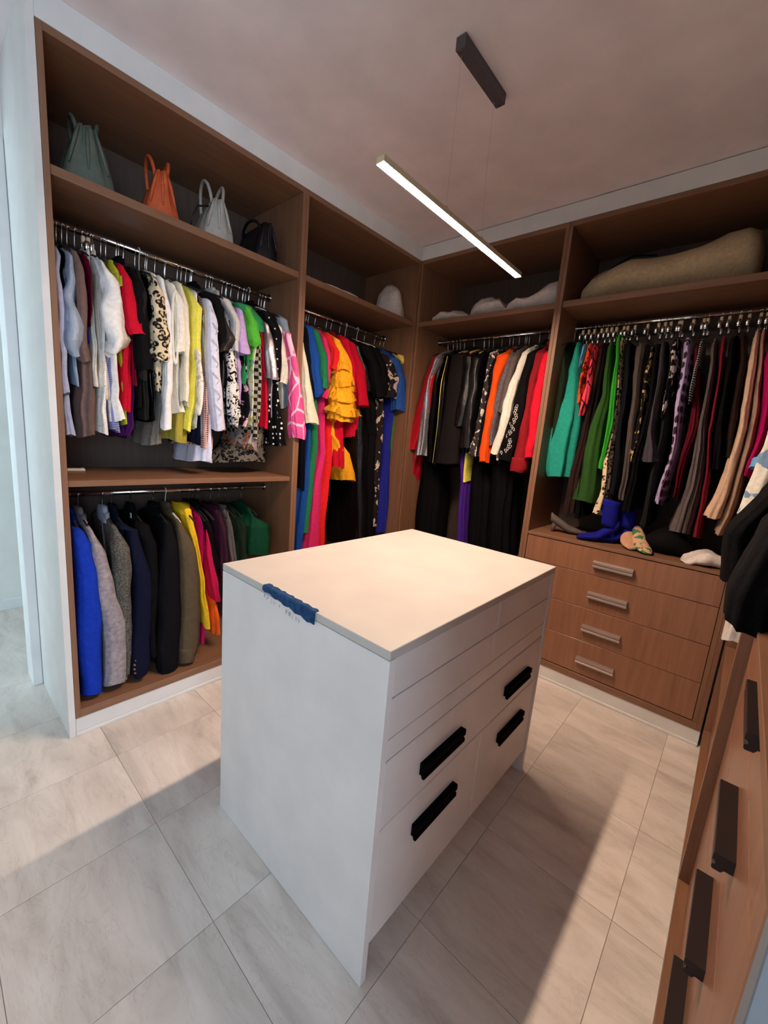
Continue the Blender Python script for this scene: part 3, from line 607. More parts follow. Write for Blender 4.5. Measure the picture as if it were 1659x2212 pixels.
G=[
('A', 'shirt', 'shirt', 'pale lavender-blue shirt hanging nearest the white end post on the upper rod', 'shirt_blue', 'top', -2.037, [(-0.168, 0.0, 0.012),(-0.286, -0.003, 0.012),(-0.448, -0.007, 0.014),(-0.579, -0.001, 0.011),(-0.664, 0.003, 0.014)], [(-0.716, 0.01, 0.014),(-0.83, 0.019, 0.022)], 0, {'collar': 1}),
('A', 'jacket', 'jacket', 'narrow black jacket between the pale lavender shirt and the silvery blouse', 'black', 'vest', -2.01, None, [(-0.081, 0.0, 0.01),(-0.305, -0.006, 0.008),(-0.576, -0.019, 0.006)], 0, {}),
('A', 'puff_sleeve_blouse', 'blouse', 'silvery pale blue blouse with a crumpled puffed elbow sleeve', 'satin_blue', 'top', -2.002, [(-0.163, 0.0, 0.009),(-0.258, 0.0, 0.018),(-0.34, -0.001, 0.024),(-0.412, 0.004, 0.034),(-0.461, 0.01, 0.033),(-0.516, 0.012, 0.025)], [(-0.571, 0.003, 0.009),(-0.623, 0.005, 0.007)], 0, {'puff': 1}),
('A', 'cardigan', 'cardigan', 'long taupe brown cardigan hanging below and beside the silvery blue blouse', 'taupe', 'top', -1.984, [(-0.135, 0.0, 0.013),(-0.217, 0.011, 0.016),(-0.33, 0.014, 0.018),(-0.448, 0.013, 0.016),(-0.534, 0.012, 0.018)], [(-0.529, 0.026, 0.033),(-0.828, 0.021, 0.032)], 0, {}),
('A', 'sweater', 'sweater', 'royal blue sweater edge showing under the taupe cardigan shoulder', 'royal', 'vest', -1.967, None, [(-0.225, 0.0, 0.006),(-0.356, 0.009, 0.011),(-0.409, 0.014, 0.009),(-0.458, 0.015, 0.006)], 0, {}),
('A', 'knit_pullover', 'pullover', 'deep burgundy top between the taupe cardigan and the white clipped trousers', 'burgundy', 'vest', -1.942, None, [(-0.151, 0.0, 0.007),(-0.25, 0.001, 0.008),(-0.386, -0.002, 0.007)], 0, {}),
('A', 'white_trousers', 'trousers', 'white trousers hanging from the beige clip on the upper rod', 'ivory', 'bottom', -1.917, None, [(-0.091, 0.0, 0.009),(-0.204, -0.002, 0.01),(-0.378, -0.007, 0.013),(-0.558, -0.013, 0.016),(-0.618, -0.009, 0.021)], 0, {}),
('A', 'beige_trousers', 'trousers', 'pale beige trousers hanging just beside the white clipped trousers', 'beige_pale', 'bottom', -1.9, None, [(-0.084, 0.0, 0.008),(-0.268, -0.002, 0.007),(-0.48, -0.002, 0.011),(-0.674, 0.006, 0.023)], 0, {}),
('A', 'puff_sleeve_blouse', 'blouse', 'bright white blouse with a gathered balloon sleeve ending at the elbow', 'white', 'top', -1.9, [(-0.137, 0.0, 0.008),(-0.205, 0.014, 0.024),(-0.287, 0.024, 0.035),(-0.372, 0.03, 0.035),(-0.419, 0.039, 0.04),(-0.455, 0.038, 0.033),(-0.486, 0.025, 0.021)], [(-0.492, 0.036, 0.023),(-0.66, 0.033, 0.019),(-0.751, 0.049, 0.028)], 0, {'puff': 1}),
('A', 'eyelet_blouse', 'blouse', 'white eyelet cotton blouse with its hem showing lowest under the balloon-sleeved blouse', 'eyelet', 'vest', -1.888, None, [(-0.231, 0.0, 0.007),(-0.703, -0.014, 0.02),(-0.812, -0.012, 0.025)], -0.02, {}),
('A', 'lime_pullover', 'pullover', 'lime yellow top with a rolled cap sleeve beside the red elbow-sleeved blouse', 'lime', 'top', -1.85, [(-0.123, 0.0, 0.006),(-0.169, 0.011, 0.014),(-0.22, 0.016, 0.01)], [(-0.356, 0.023, 0.007),(-0.773, 0.026, 0.01)], -0.02, {}),
('A', 'plaid_shirt', 'shirt', 'blue and violet striped shirt tail showing under the white blouses', 'plaid', 'vest', -1.88, None, [(-0.55, 0.0, 0.006),(-0.727, 0.023, 0.023),(-0.8, 0.028, 0.02)], -0.03, {}),
('A', 'elbow_sleeve_blouse', 'blouse', 'bright red blouse with a wide elbow sleeve beside the white balloon-sleeved one', 'red', 'top', -1.832, [(-0.13, 0.0, 0.012),(-0.184, 0.013, 0.02),(-0.285, 0.024, 0.027),(-0.363, 0.036, 0.035),(-0.395, 0.047, 0.036)], [(-0.426, 0.023, 0.026),(-0.579, 0.01, 0.021),(-0.706, 0.007, 0.021)], 0, {}),
('A', 'knit_pullover', 'pullover', 'wine red top with a square hem behind the bright red blouse', 'wine', 'vest', -1.784, None, [(-0.421, 0.0, 0.012),(-0.592, -0.002, 0.016)], -0.01, {}),
('A', 'purple_scarf_pullover', 'pullover', 'dark purple top whose pointed hem hangs lowest behind the bright red blouse', 'purple', 'vest', -1.793, None, [(-0.652, 0.0, 0.007),(-0.772, -0.008, 0.027),(-0.825, -0.028, 0.016)], -0.03, {}),
('A', 'blazer', 'jacket', 'black blazer with a white lining flash beside the bright red blouse', 'black', 'coat', -1.792, [(-0.107, 0.0, 0.012),(-0.206, 0.017, 0.024),(-0.382, 0.03, 0.03),(-0.531, 0.033, 0.031)], [(-0.609, 0.025, 0.027),(-0.696, 0.027, 0.024)], 0, {}),
('A', 'olive_jacket', 'jacket', 'very dark olive jacket beside the black blazer with white lining flash', 'olive_black', 'top', -1.765, [(-0.118, 0.0, 0.009),(-0.236, 0.008, 0.016),(-0.419, 0.003, 0.014),(-0.57, 0.003, 0.014)], [(-0.646, 0.017, 0.018),(-0.736, 0.021, 0.017)], 0, {}),
('A', 'sequin_pullover', 'pullover', 'black sequinned top beside the leopard print blouse', 'sequin_black', 'vest', -1.719, None, [(-0.11, 0.0, 0.018),(-0.254, 0.007, 0.022),(-0.446, -0.003, 0.012),(-0.643, -0.004, 0.009),(-0.744, -0.005, 0.013)], 0, {}),
('A', 'leopard_blouse', 'blouse', 'cream leopard print blouse with a gathered cuff', 'leopard', 'top', -1.702, [(-0.154, 0.0, 0.012),(-0.217, 0.007, 0.024),(-0.328, 0.012, 0.037),(-0.414, 0.006, 0.046),(-0.447, 0.008, 0.044),(-0.47, 0.006, 0.031)], [(-0.497, 0.02, 0.034),(-0.614, 0.018, 0.022)], 0, {'puff': 1}),
('A', 'sheer_scarf', 'scarf', 'grey sheer scarf hanging lowest under the leopard print blouse', 'sheer', 'vest', -1.677, None, [(-0.515, 0.0, 0.008),(-0.72, -0.002, 0.024),(-0.852, -0.018, 0.034)], -0.02, {}),
('A', 'white_shirt', 'shirt', 'long-sleeved white shirt hanging beside the leopard print blouse', 'white', 'top', -1.67, [(-0.136, 0.0, 0.012),(-0.282, 0.01, 0.016),(-0.474, 0.015, 0.017),(-0.677, 0.004, 0.018),(-0.776, -0.005, 0.022)], [(-0.635, 0.02, 0.012),(-0.717, 0.024, 0.013)], 0, {}),
('A', 'draped_blouse', 'blouse', 'ivory blouse with a looped drape down its front', 'ivory', 'top', -1.636, [(-0.144, 0.0, 0.015),(-0.233, 0.016, 0.028),(-0.367, 0.023, 0.028),(-0.428, 0.016, 0.026)], [(-0.465, 0.024, 0.024),(-0.608, 0.028, 0.025),(-0.7, 0.036, 0.029)], 0, {'loop': 1}),
('A', 'silk_blouse', 'blouse', 'off-white silk blouse hanging between the looped ivory blouse and the yellow top', 'cream', 'top', -1.594, [(-0.127, 0.0, 0.01),(-0.224, 0.008, 0.014),(-0.421, 0.012, 0.014),(-0.643, 0.008, 0.017)], [(-0.624, 0.023, 0.013),(-0.667, 0.026, 0.01)], 0, {}),
('A', 'olive_skirt', 'skirt', 'olive yellow rounded hem hanging below the bright yellow sleeveless top', 'olive_yellow', 'vest', -1.59, None, [(-0.627, 0.0, 0.015),(-0.778, -0.011, 0.047),(-0.831, -0.011, 0.043)], -0.02, {}),
('A', 'sleeveless_pullover', 'pullover', 'bright yellow sleeveless top with ruched side seam', 'yellow', 'vest', -1.535, None, [(-0.135, 0.0, 0.021),(-0.208, 0.021, 0.039),(-0.406, 0.015, 0.033),(-0.598, 0.001, 0.025),(-0.774, -0.019, 0.023)], 0, {}),
('A', 'printed_blouse', 'blouse', 'white blouse with a faint floral print next to the yellow top', 'floral_white', 'top', -1.517, [(-0.408, 0.0, 0.011),(-0.554, 0.001, 0.014),(-0.696, -0.006, 0.011)], [(-0.618, -0.001, 0.009),(-0.761, -0.005, 0.009)], 0, {}),
('A', 'navy_pullover', 'pullover', 'navy top whose hem shows beneath the printed white blouse', 'navy', 'vest', -1.495, None, [(-0.66, 0.0, 0.009),(-0.841, -0.011, 0.021)], -0.03, {}),
('A', 'lattice_blouse', 'blouse', 'mauve blouse with a small brown lattice print', 'lattice', 'vest', -1.474, None, [(-0.25, 0.0, 0.013),(-0.439, 0.0, 0.018),(-0.657, 0.002, 0.028),(-0.856, -0.001, 0.047)], 0, {}),
('A', 'lace_sleeve_blouse', 'blouse', 'pale lavender-white blouse with lacing down its long sleeve', 'lavender_white', 'top', -1.469, [(-0.172, 0.0, 0.013),(-0.27, 0.015, 0.026),(-0.479, 0.015, 0.032),(-0.631, 0.029, 0.031),(-0.763, 0.054, 0.027)], [(-0.791, 0.009, 0.036),(-0.93, -0.001, 0.057)], 0, {'lacing': 1}),
('A', 'blazer', 'jacket', 'black blazer hanging right after the laced lavender-white blouse', 'black', 'coat', -1.466, [(-0.119, 0.0, 0.035),(-0.188, 0.044, 0.025),(-0.343, 0.058, 0.019)], [(-0.466, 0.088, 0.024),(-0.738, 0.094, 0.017)], 0, {}),
('A', 'leather_jacket', 'jacket', 'dark brown leather-look jacket behind the floral scroll blouse', 'brown_black', 'top', -1.394, [(-0.234, 0.0, 0.016),(-0.314, 0.019, 0.029),(-0.384, -0.004, 0.023)], [(-0.466, 0.016, 0.024),(-0.729, 0.026, 0.017)], 0, {}),
('A', 'scroll_blouse', 'blouse', 'white blouse with a bold black floral scroll print', 'scroll', 'top', -1.363, [(-0.333, 0.0, 0.017),(-0.464, 0.007, 0.022),(-0.574, 0.019, 0.032),(-0.688, 0.029, 0.035)], [(-0.64, 0.048, 0.031),(-0.734, 0.053, 0.024)], 0, {}),
('A', 'white_tie_blouse', 'blouse', 'grey-white blouse with a black neck tie beside the lilac top', 'grey_white', 'top', -1.376, [(-0.125, 0.0, 0.026),(-0.222, 0.03, 0.021),(-0.372, 0.036, 0.015)], [(-0.411, 0.054, 0.012),(-0.456, 0.057, 0.01)], 0, {'collar': 1}),
('A', 'tee_shirt', 'shirt', 'lilac short-sleeved top with an angled hem', 'lilac', 'top', -1.308, [(-0.169, 0.0, 0.017),(-0.276, 0.008, 0.027),(-0.371, 0.016, 0.039)], [(-0.429, 0.012, 0.024),(-0.452, 0.015, 0.015),(-0.614, 0.012, 0.011)], 0, {}),
('A', 'green_pullover', 'pullover', 'dark green ruffled short-sleeved top hanging highest beside the black polka dot one', 'green', 'top', -1.288, [(-0.099, 0.0, 0.048),(-0.195, 0.049, 0.05),(-0.247, 0.064, 0.042)], [(-0.398, 0.032, 0.018),(-0.516, 0.023, 0.021)], 0, {}),
('A', 'tee_shirt', 'shirt', 'bright grass green top with a twisted short sleeve', 'grass', 'top', -1.284, [(-0.144, 0.0, 0.023),(-0.225, 0.02, 0.031),(-0.306, 0.031, 0.034),(-0.335, 0.024, 0.015)], [(-0.35, 0.04, 0.01),(-0.397, 0.039, 0.008)], 0.02, {}),
('A', 'pink_black_pullover', 'pullover', 'black top with pale pink petals behind the lilac top', 'petal', 'vest', -1.259, None, [(-0.445, 0.0, 0.013),(-0.632, 0.013, 0.016),(-0.731, -0.001, 0.016)], -0.01, {}),
('A', 'pastel_blouse', 'blouse', 'pale blouse with yellow-green brush print next to the checked top', 'pastel', 'vest', -1.217, None, [(-0.322, 0.0, 0.016),(-0.51, -0.011, 0.011),(-0.728, -0.013, 0.014)], 0, {}),
('A', 'checked_blouse', 'blouse', 'long grey blouse with a black and beige block check', 'check', 'vest', -1.188, None, [(-0.27, 0.0, 0.013),(-0.434, -0.001, 0.025),(-0.626, 0.0, 0.031),(-0.79, 0.0, 0.031)], 0, {}),
('A', 'metal_print_pullover', 'pullover', 'grey and bronze printed top showing below the checked one', 'bronze', 'vest', -1.19, None, [(-0.751, 0.0, 0.026),(-0.865, -0.015, 0.051)], -0.02, {}),
('A', 'long_red_dress', 'dress', 'bright red narrow dress between the checked and the silver blouses', 'red', 'vest', -1.174, None, [(-0.151, 0.0, 0.014),(-0.334, 0.012, 0.016),(-0.572, 0.032, 0.017),(-0.731, 0.044, 0.023)], 0, {}),
('A', 'silver_blouse', 'blouse', 'shiny silver-grey blouse beside the narrow red dress', 'silver', 'top', -1.152, [(-0.196, 0.0, 0.019),(-0.332, 0.014, 0.028),(-0.471, 0.034, 0.037)], [(-0.516, 0.056, 0.029),(-0.667, 0.059, 0.021)], 0, {}),
('A', 'studded_jacket', 'jacket', 'black jacket with a row of pearl studs under the last hanger', 'black', 'coat', -1.154, [(-0.132, 0.0, 0.047),(-0.233, 0.038, 0.031),(-0.396, 0.053, 0.029),(-0.472, 0.062, 0.018)], [(-0.564, 0.069, 0.021),(-0.742, 0.076, 0.022)], 0, {'studs': 1}),
('A', 'polka_dot_blouse', 'blouse', 'black polka dot blouse hanging beneath the pearl-studded jacket', 'polka', 'vest', -1.091, None, [(-0.491, 0.0, 0.015),(-0.614, 0.012, 0.039),(-0.766, 0.025, 0.046),(-0.828, 0.037, 0.05)], 0.03, {}),
('A', 'lace_cuff_blouse', 'blouse', 'cream blouse with a wide lace-banded cuff', 'cream_lace', 'top', -1.074, [(-0.191, 0.0, 0.018),(-0.316, 0.014, 0.027),(-0.41, 0.034, 0.036),(-0.482, 0.019, 0.025)], [(-0.532, 0.046, 0.012),(-0.609, 0.048, 0.013)], 0, {'bell': 1}),
('A', 'denim_blouse', 'blouse', 'slate blue-grey blouse with a long pale hem beside the pink one', 'slate', 'top', -1.052, [(-0.148, 0.0, 0.036),(-0.26, 0.026, 0.022),(-0.405, 0.042, 0.019),(-0.606, 0.049, 0.022)], [(-0.657, 0.068, 0.026),(-0.794, 0.084, 0.023)], 0, {}),
('A', 'pink_blouse', 'blouse', 'hot pink printed blouse with a pleated cuff next to the partition', 'pink_print', 'top', -1.057, [(-0.226, 0.0, 0.015),(-0.41, 0.027, 0.021),(-0.605, 0.055, 0.044),(-0.719, 0.071, 0.048),(-0.778, 0.071, 0.038)], [(-0.816, 0.1, 0.02),(-0.885, 0.074, 0.016)], 0.065, {}),
('A', 'black_pullover', 'pullover', 'black top squeezed behind the hot pink printed blouse', 'black', 'vest', -1.006, None, [(-0.094, 0.0, 0.024),(-0.2, 0.018, 0.018),(-0.397, 0.031, 0.016)], 0, {}),
('A', 'leopard_skirt', 'skirt', 'dark grey leopard skirt hem hanging lowest behind the checked blouse', 'leopard_dark', 'vest', -1.154, None, [(-0.776, 0.0, 0.058),(-0.933, -0.054, 0.155)], -0.05, {}),
('B', 'bell_sleeve_blouse', 'blouse', 'cream blouse with a flared bell sleeve hanging first after the partition', 'cream', 'top', -0.92, [(-0.237, 0.0, 0.016),(-0.387, 0.012, 0.027),(-0.489, 0.025, 0.034),(-0.592, 0.046, 0.048),(-0.684, 0.076, 0.052)], [(-0.759, 0.0, 0.02),(-0.981, 0.009, 0.017)], 0, {'bell': 1}),
('B', 'navy_jacket', 'jacket', 'very dark navy jacket beside the cream bell-sleeved blouse', 'navy_black', 'top', -0.905, [(-0.16, 0.0, 0.016),(-0.381, 0.031, 0.02),(-0.616, 0.057, 0.018)], [(-0.812, 0.037, 0.021),(-1.097, 0.05, 0.018)], 0, {}),
('B', 'blue_dress', 'dress', 'cobalt blue long dress with an elbow sleeve', 'cobalt', 'top', -0.869, [(-0.141, 0.0, 0.033),(-0.323, 0.033, 0.034),(-0.504, 0.063, 0.039),(-0.526, 0.061, 0.021)], [(-0.81, 0.051, 0.021),(-1.069, 0.034, 0.033),(-1.514, -0.005, 0.04)], 0, {}),
('B', 'green_knit_dress', 'dress', 'long emerald green knit dress with a turned elbow cuff', 'emerald', 'top', -0.824, [(-0.155, 0.0, 0.03),(-0.312, 0.05, 0.029),(-0.466, 0.06, 0.035)], [(-0.612, 0.029, 0.036),(-0.808, 0.046, 0.034),(-1.37, 0.008, 0.056)], 0, {}),
('B', 'magenta_dress', 'dress', 'long magenta pink dress beside the emerald knit dress', 'magenta_pink', 'top', -0.757, [(-0.176, 0.0, 0.023),(-0.303, 0.027, 0.022),(-0.522, 0.017, 0.019)], [(-0.633, 0.037, 0.037),(-0.864, 0.051, 0.034),(-1.102, 0.029, 0.05),(-1.535, 0.013, 0.052)], 0, {}),
('B', 'scarlet_dress', 'dress', 'scarlet dress with a fluttering cap sleeve', 'scarlet', 'top', -0.739, [(-0.163, 0.0, 0.025),(-0.245, 0.037, 0.04),(-0.312, 0.053, 0.052),(-0.353, 0.038, 0.041)], [(-0.628, 0.069, 0.027),(-0.922, 0.08, 0.04),(-1.481, 0.054, 0.053)], 0.01, {}),
('B', 'ruffle_dress', 'dress', 'amber yellow dress with layered ruffles and an uneven hem', 'amber', 'top', -0.686, [(-0.168, 0.0, 0.03),(-0.314, 0.051, 0.047),(-0.453, 0.058, 0.086),(-0.563, 0.077, 0.103),(-0.651, 0.068, 0.096)], [(-0.744, 0.036, 0.032),(-0.86, 0.144, 0.114),(-1.049, 0.242, 0.081)], 0.03, {'ruffle': 1}),
('B', 'red_panel_dress', 'dress', 'red dress panel with a pointed hem under the amber ruffles', 'red', 'vest', -0.592, None, [(-0.68, 0.0, 0.049),(-0.858, 0.016, 0.058),(-0.957, 0.028, 0.046)], 0.02, {}),
('B', 'tee_shirt', 'shirt', 'plain red short-sleeved top next to the amber ruffled dress', 'red', 'top', -0.593, [(-0.151, 0.0, 0.035),(-0.324, 0.061, 0.033),(-0.464, 0.091, 0.025)], [(-0.55, 0.121, 0.021),(-0.748, 0.14, 0.022)], 0, {}),
('B', 'tee_shirt', 'shirt', 'crimson short-sleeved top, hem at elbow height, after the plain red one', 'crimson', 'top', -0.551, [(-0.165, 0.0, 0.032),(-0.318, 0.057, 0.042),(-0.539, 0.115, 0.052)], [(-0.576, 0.117, 0.022),(-0.7, 0.115, 0.018)], 0.02, {}),
('B', 'leather_dress', 'dress', 'long black leather-look dress beside the crimson top', 'black_gloss', 'top', -0.473, [(-0.164, 0.0, 0.025),(-0.304, 0.055, 0.03),(-0.442, 0.097, 0.032)], [(-0.603, 0.082, 0.036),(-0.92, 0.129, 0.043),(-1.577, 0.193, 0.05)], 0, {}),
('B', 'black_tee', 'top', 'black short-sleeved top in the middle of the second left bay', 'black', 'top', -0.42, [(-0.155, 0.0, 0.047),(-0.292, 0.079, 0.041),(-0.46, 0.142, 0.057)], [(-0.53, 0.138, 0.043),(-0.72, 0.174, 0.039)], 0.02, {}),
('B', 'black_dress', 'dress', 'long matt black dress under the white plastic hangers', 'black', 'top', -0.309, [(-0.147, 0.0, 0.041),(-0.275, 0.063, 0.042),(-0.428, 0.083, 0.034)], [(-0.59, 0.057, 0.038),(-0.919, 0.067, 0.059),(-1.595, 0.144, 0.064)], 0, {}),
('B', 'print_dress', 'dress', 'dark dress with cream brush print and a loose puffed sleeve', 'dark_floral', 'top', -0.234, [(-0.175, 0.0, 0.048),(-0.258, 0.086, 0.055),(-0.348, 0.124, 0.062),(-0.448, 0.106, 0.051)], [(-0.584, 0.057, 0.045),(-0.75, 0.047, 0.055),(-1.412, 0.07, 0.064)], 0, {'puff': 1}),
('B', 'tee_shirt', 'shirt', 'mid-blue short-sleeved top near the corner post', 'midblue', 'top', -0.126, [(-0.18, 0.0, 0.05),(-0.309, 0.06, 0.042),(-0.528, 0.092, 0.064)], [(-0.566, 0.148, 0.028),(-0.668, 0.168, 0.022)], 0.02, {}),
('B', 'green_dress', 'dress', 'leaf green dress hanging beneath the mid-blue top', 'leaf', 'vest', 0.029, None, [(-0.496, 0.0, 0.044),(-0.566, -0.017, 0.082),(-0.775, -0.011, 0.05),(-1.394, -0.011, 0.046)], 0, {}),
('B', 'blue_skirt', 'skirt', 'royal blue skirt hanging long beside the leaf green dress', 'royal', 'vest', -0.064, None, [(-0.574, 0.0, 0.026),(-0.778, -0.006, 0.038),(-1.463, 0.024, 0.068)], 0, {}),
('B', 'yellow_pullover', 'pullover', 'soft yellow top pressed against the corner post', 'soft_yellow', 'top', -0.026, [(-0.121, 0.0, 0.052),(-0.228, 0.055, 0.027),(-0.276, 0.068, 0.022)], [(-0.32, 0.102, 0.017),(-0.421, 0.117, 0.017)], 0, {}),
('C', 'wool_coat', 'coat', 'cobalt blue wool coat, first on the lower rod', 'coat_blue', 'coat', -2.015, [(-0.059, 0.0, 0.021),(-0.182, 0.002, 0.031),(-0.345, 0.009, 0.04),(-0.515, 0.015, 0.049),(-0.686, 0.006, 0.045),(-0.867, 0.008, 0.037)], [(-0.746, 0.005, 0.025),(-0.92, 0.007, 0.031)], 0, {'collar': 1}),
('C', 'black_coat', 'coat', 'black jacket hidden behind the cobalt blue coat', 'black', 'vest', -2.013, None, [(-0.048, 0.0, 0.014),(-0.159, -0.001, 0.017)], -0.04, {}),
('C', 'wool_coat', 'coat', 'light grey wool coat hanging beside the cobalt blue one', 'grey_wool', 'coat', -1.977, [(-0.077, 0.0, 0.011),(-0.23, 0.016, 0.027),(-0.424, 0.039, 0.044),(-0.552, 0.067, 0.047),(-0.722, 0.064, 0.047),(-0.857, 0.062, 0.046)], [(-0.772, 0.031, 0.021),(-0.847, 0.043, 0.026)], 0, {}),
('C', 'tweed_coat', 'coat', 'dark grey-green tweed coat with a silver lining at its neck', 'tweed', 'coat', -1.883, [(-0.117, 0.0, 0.012),(-0.223, 0.01, 0.036),(-0.31, 0.017, 0.038),(-0.556, 0.023, 0.026),(-0.827, 0.027, 0.012)], [(-0.71, 0.023, 0.021),(-0.837, 0.027, 0.017)], 0, {}),
('C', 'navy_blazer', 'blazer', 'navy blazer with four brass cuff buttons', 'navy', 'coat', -1.845, [(-0.037, 0.0, 0.027),(-0.147, 0.034, 0.021),(-0.347, 0.053, 0.037),(-0.577, 0.055, 0.04),(-0.81, 0.037, 0.044),(-0.863, 0.036, 0.032)], [(-0.724, 0.024, 0.014),(-0.87, 0.023, 0.02)], 0, {'buttons': 1}),
('C', 'black_jacket', 'jacket', 'black jacket with a small white size tag at the neck', 'black', 'coat', -1.765, [(-0.044, 0.0, 0.031),(-0.221, 0.021, 0.027),(-0.496, 0.019, 0.024),(-0.784, 0.015, 0.017)], [(-0.704, 0.027, 0.023),(-0.842, 0.026, 0.017)], 0, {'tagpatch': 1}),
('C', 'black_blazer', 'blazer', 'long black blazer between the tagged jacket and the olive brown coat', 'black_wool', 'coat', -1.663, [(-0.119, 0.0, 0.019),(-0.278, -0.007, 0.043),(-0.514, -0.01, 0.052),(-0.758, -0.019, 0.055),(-0.887, -0.017, 0.046)], [(-0.768, -0.033, 0.028),(-0.913, -0.031, 0.02)], 0, {}),
('C', 'wool_coat', 'coat', 'olive brown wool coat with a wide turned-back cuff', 'olive_brown', 'coat', -1.603, [(-0.101, 0.0, 0.015),(-0.268, 0.02, 0.041),(-0.442, 0.036, 0.049),(-0.618, 0.038, 0.047),(-0.63, 0.031, 0.05),(-0.796, 0.026, 0.05),(-0.876, 0.015, 0.035)], [(-0.754, 0.012, 0.026),(-0.882, 0.015, 0.021)], 0, {'cuffband': 1}),
('C', 'yellow_trousers', 'trousers', 'mustard yellow trousers folded over a hanger', 'mustard', 'bottom', -1.535, None, [(-0.087, 0.0, 0.033),(-0.264, 0.021, 0.026),(-0.47, 0.043, 0.02),(-0.686, 0.064, 0.026),(-0.736, 0.072, 0.028)], 0.03, {}),
('C', 'magenta_pullover', 'pullover', 'magenta garment hem at the bottom behind the mustard trousers', 'magenta', 'vest', -1.482, None, [(-0.662, 0.0, 0.015),(-0.82, 0.0, 0.025)], -0.02, {}),
('C', 'red_trousers', 'trousers', 'raspberry and red striped trousers beside the mustard ones', 'raspberry', 'bottom', -1.439, None, [(-0.203, 0.0, 0.015),(-0.332, 0.011, 0.031),(-0.492, 0.023, 0.031),(-0.602, 0.035, 0.021)], 0.01, {}),
('C', 'orange_trousers', 'trousers', 'orange trousers partly hidden by the island corner', 'orange', 'bottom', -1.432, None, [(-0.465, 0.0, 0.011),(-0.69, 0.03, 0.024),(-0.809, 0.038, 0.024)], 0, {}),
('C', 'black_trousers', 'trousers', 'black trousers on a hanger above the raspberry ones', 'black', 'bottom', -1.465, None, [(-0.082, 0.0, 0.029),(-0.212, 0.046, 0.036),(-0.425, 0.066, 0.045)], -0.02, {}),
('C', 'plum_trousers', 'trousers', 'dark plum trousers near the far end of the lower rod', 'plum', 'bottom', -1.363, None, [(-0.107, 0.0, 0.026),(-0.243, 0.015, 0.029),(-0.486, 0.027, 0.028)], 0, {}),
('C', 'green_sweater', 'sweater', 'dark green fuzzy sweater at the far end of the lower rod', 'darkgreen_knit', 'vest', -1.178, None, [(-0.105, 0.0, 0.065),(-0.207, 0.032, 0.089),(-0.375, 0.04, 0.1)], 0, {}),
('C', 'bottle_jacket', 'jacket', 'blackish green jacket hanging just before the fuzzy green sweater', 'bottle', 'vest', -1.274, None, [(-0.062, 0.0, 0.03),(-0.194, 0.014, 0.036),(-0.411, 0.019, 0.043)], 0, {}),
('C', 'taupe_trousers', 'trousers', 'grey-taupe trousers next to the plum ones on the lower rod', 'taupe_dark', 'bottom', -1.315, None, [(-0.111, 0.0, 0.022),(-0.222, 0.016, 0.025),(-0.468, 0.023, 0.029)], 0, {}),
('D', 'sequin_sleeve_dress', 'dress', 'red dress with sequinned flared sleeve hanging next to the corner post', 'sequin_red', 'top', 0.15, [(-0.158, 0.0, 0.045),(-0.309, -0.03, 0.045),(-0.505, -0.065, 0.064),(-0.709, -0.104, 0.07),(-0.822, -0.139, 0.058)], [(-0.919, -0.132, 0.027),(-1.066, -0.151, 0.027)], 0, {'bell': 1}),
('D', 'pink_sheer_pullover', 'pullover', 'dusky pink sheer top against the corner post behind the red sequinned dress', 'dusky', 'vest', -0.001, None, [(-0.145, 0.0, 0.034),(-0.328, -0.007, 0.03)], -0.04, {}),
('D', 'sequin_dress', 'dress', 'holographic silver sequin dress', 'sequin_holo', 'vest', 0.184, None, [(-0.174, 0.0, 0.036),(-0.313, -0.05, 0.024),(-0.507, -0.058, 0.042),(-0.705, -0.064, 0.047),(-0.858, -0.07, 0.046)], 0.06, {}),
('D', 'sequin_dress', 'dress', 'black sequin dress beside the holographic silver one', 'sequin_black', 'vest', 0.212, None, [(-0.148, 0.0, 0.039),(-0.31, -0.05, 0.041),(-0.569, -0.042, 0.032),(-0.902, -0.03, 0.037)], 0.03, {}),
('D', 'zip_dress', 'dress', 'black glitter dress with a gold zip down its edge', 'glitter_black', 'vest', 0.246, None, [(-0.144, 0.0, 0.035),(-0.343, -0.009, 0.031),(-0.632, -0.004, 0.04),(-0.918, -0.012, 0.037)], 0.03, {'zip': 1}),
('D', 'flared_coat', 'coat', 'dark charcoal coat with a wide flaring scalloped hem under a wooden hanger', 'charcoal', 'coat', 0.324, [(-0.144, 0.0, 0.064),(-0.315, 0.008, 0.064),(-0.501, 0.016, 0.071),(-0.724, 0.01, 0.084),(-0.888, 0.004, 0.097)], [(-0.759, -0.05, 0.06),(-0.906, -0.043, 0.056)], 0, {}),
('D', 'ruffle_blouse', 'blouse', 'black ruffled blouse with a sparkling neckline', 'black_gloss', 'top', 0.41, [(-0.162, 0.0, 0.043),(-0.318, 0.021, 0.036),(-0.5, 0.016, 0.051),(-0.624, 0.004, 0.037)], [(-0.748, 0.022, 0.03),(-0.798, 0.028, 0.037)], 0, {}),
('D', 'satin_shirt', 'shirt', 'black satin shirt beside the ruffled blouse', 'satin_black', 'top', 0.478, [(-0.178, 0.0, 0.038),(-0.319, 0.002, 0.028),(-0.529, 0.003, 0.036),(-0.771, 0.0, 0.044)], [(-0.744, 0.001, 0.018),(-0.792, -0.007, 0.018)], 0, {}),
('D', 'beige_trim_jacket', 'jacket', 'black and white trimmed jacket with a beige shoulder', 'trim', 'top', 0.599, [(-0.156, 0.0, 0.039),(-0.264, -0.017, 0.019),(-0.438, -0.027, 0.02),(-0.648, -0.039, 0.02),(-0.815, -0.058, 0.035)], [(-0.74, -0.063, 0.018),(-0.816, -0.074, 0.025)], 0, {}),
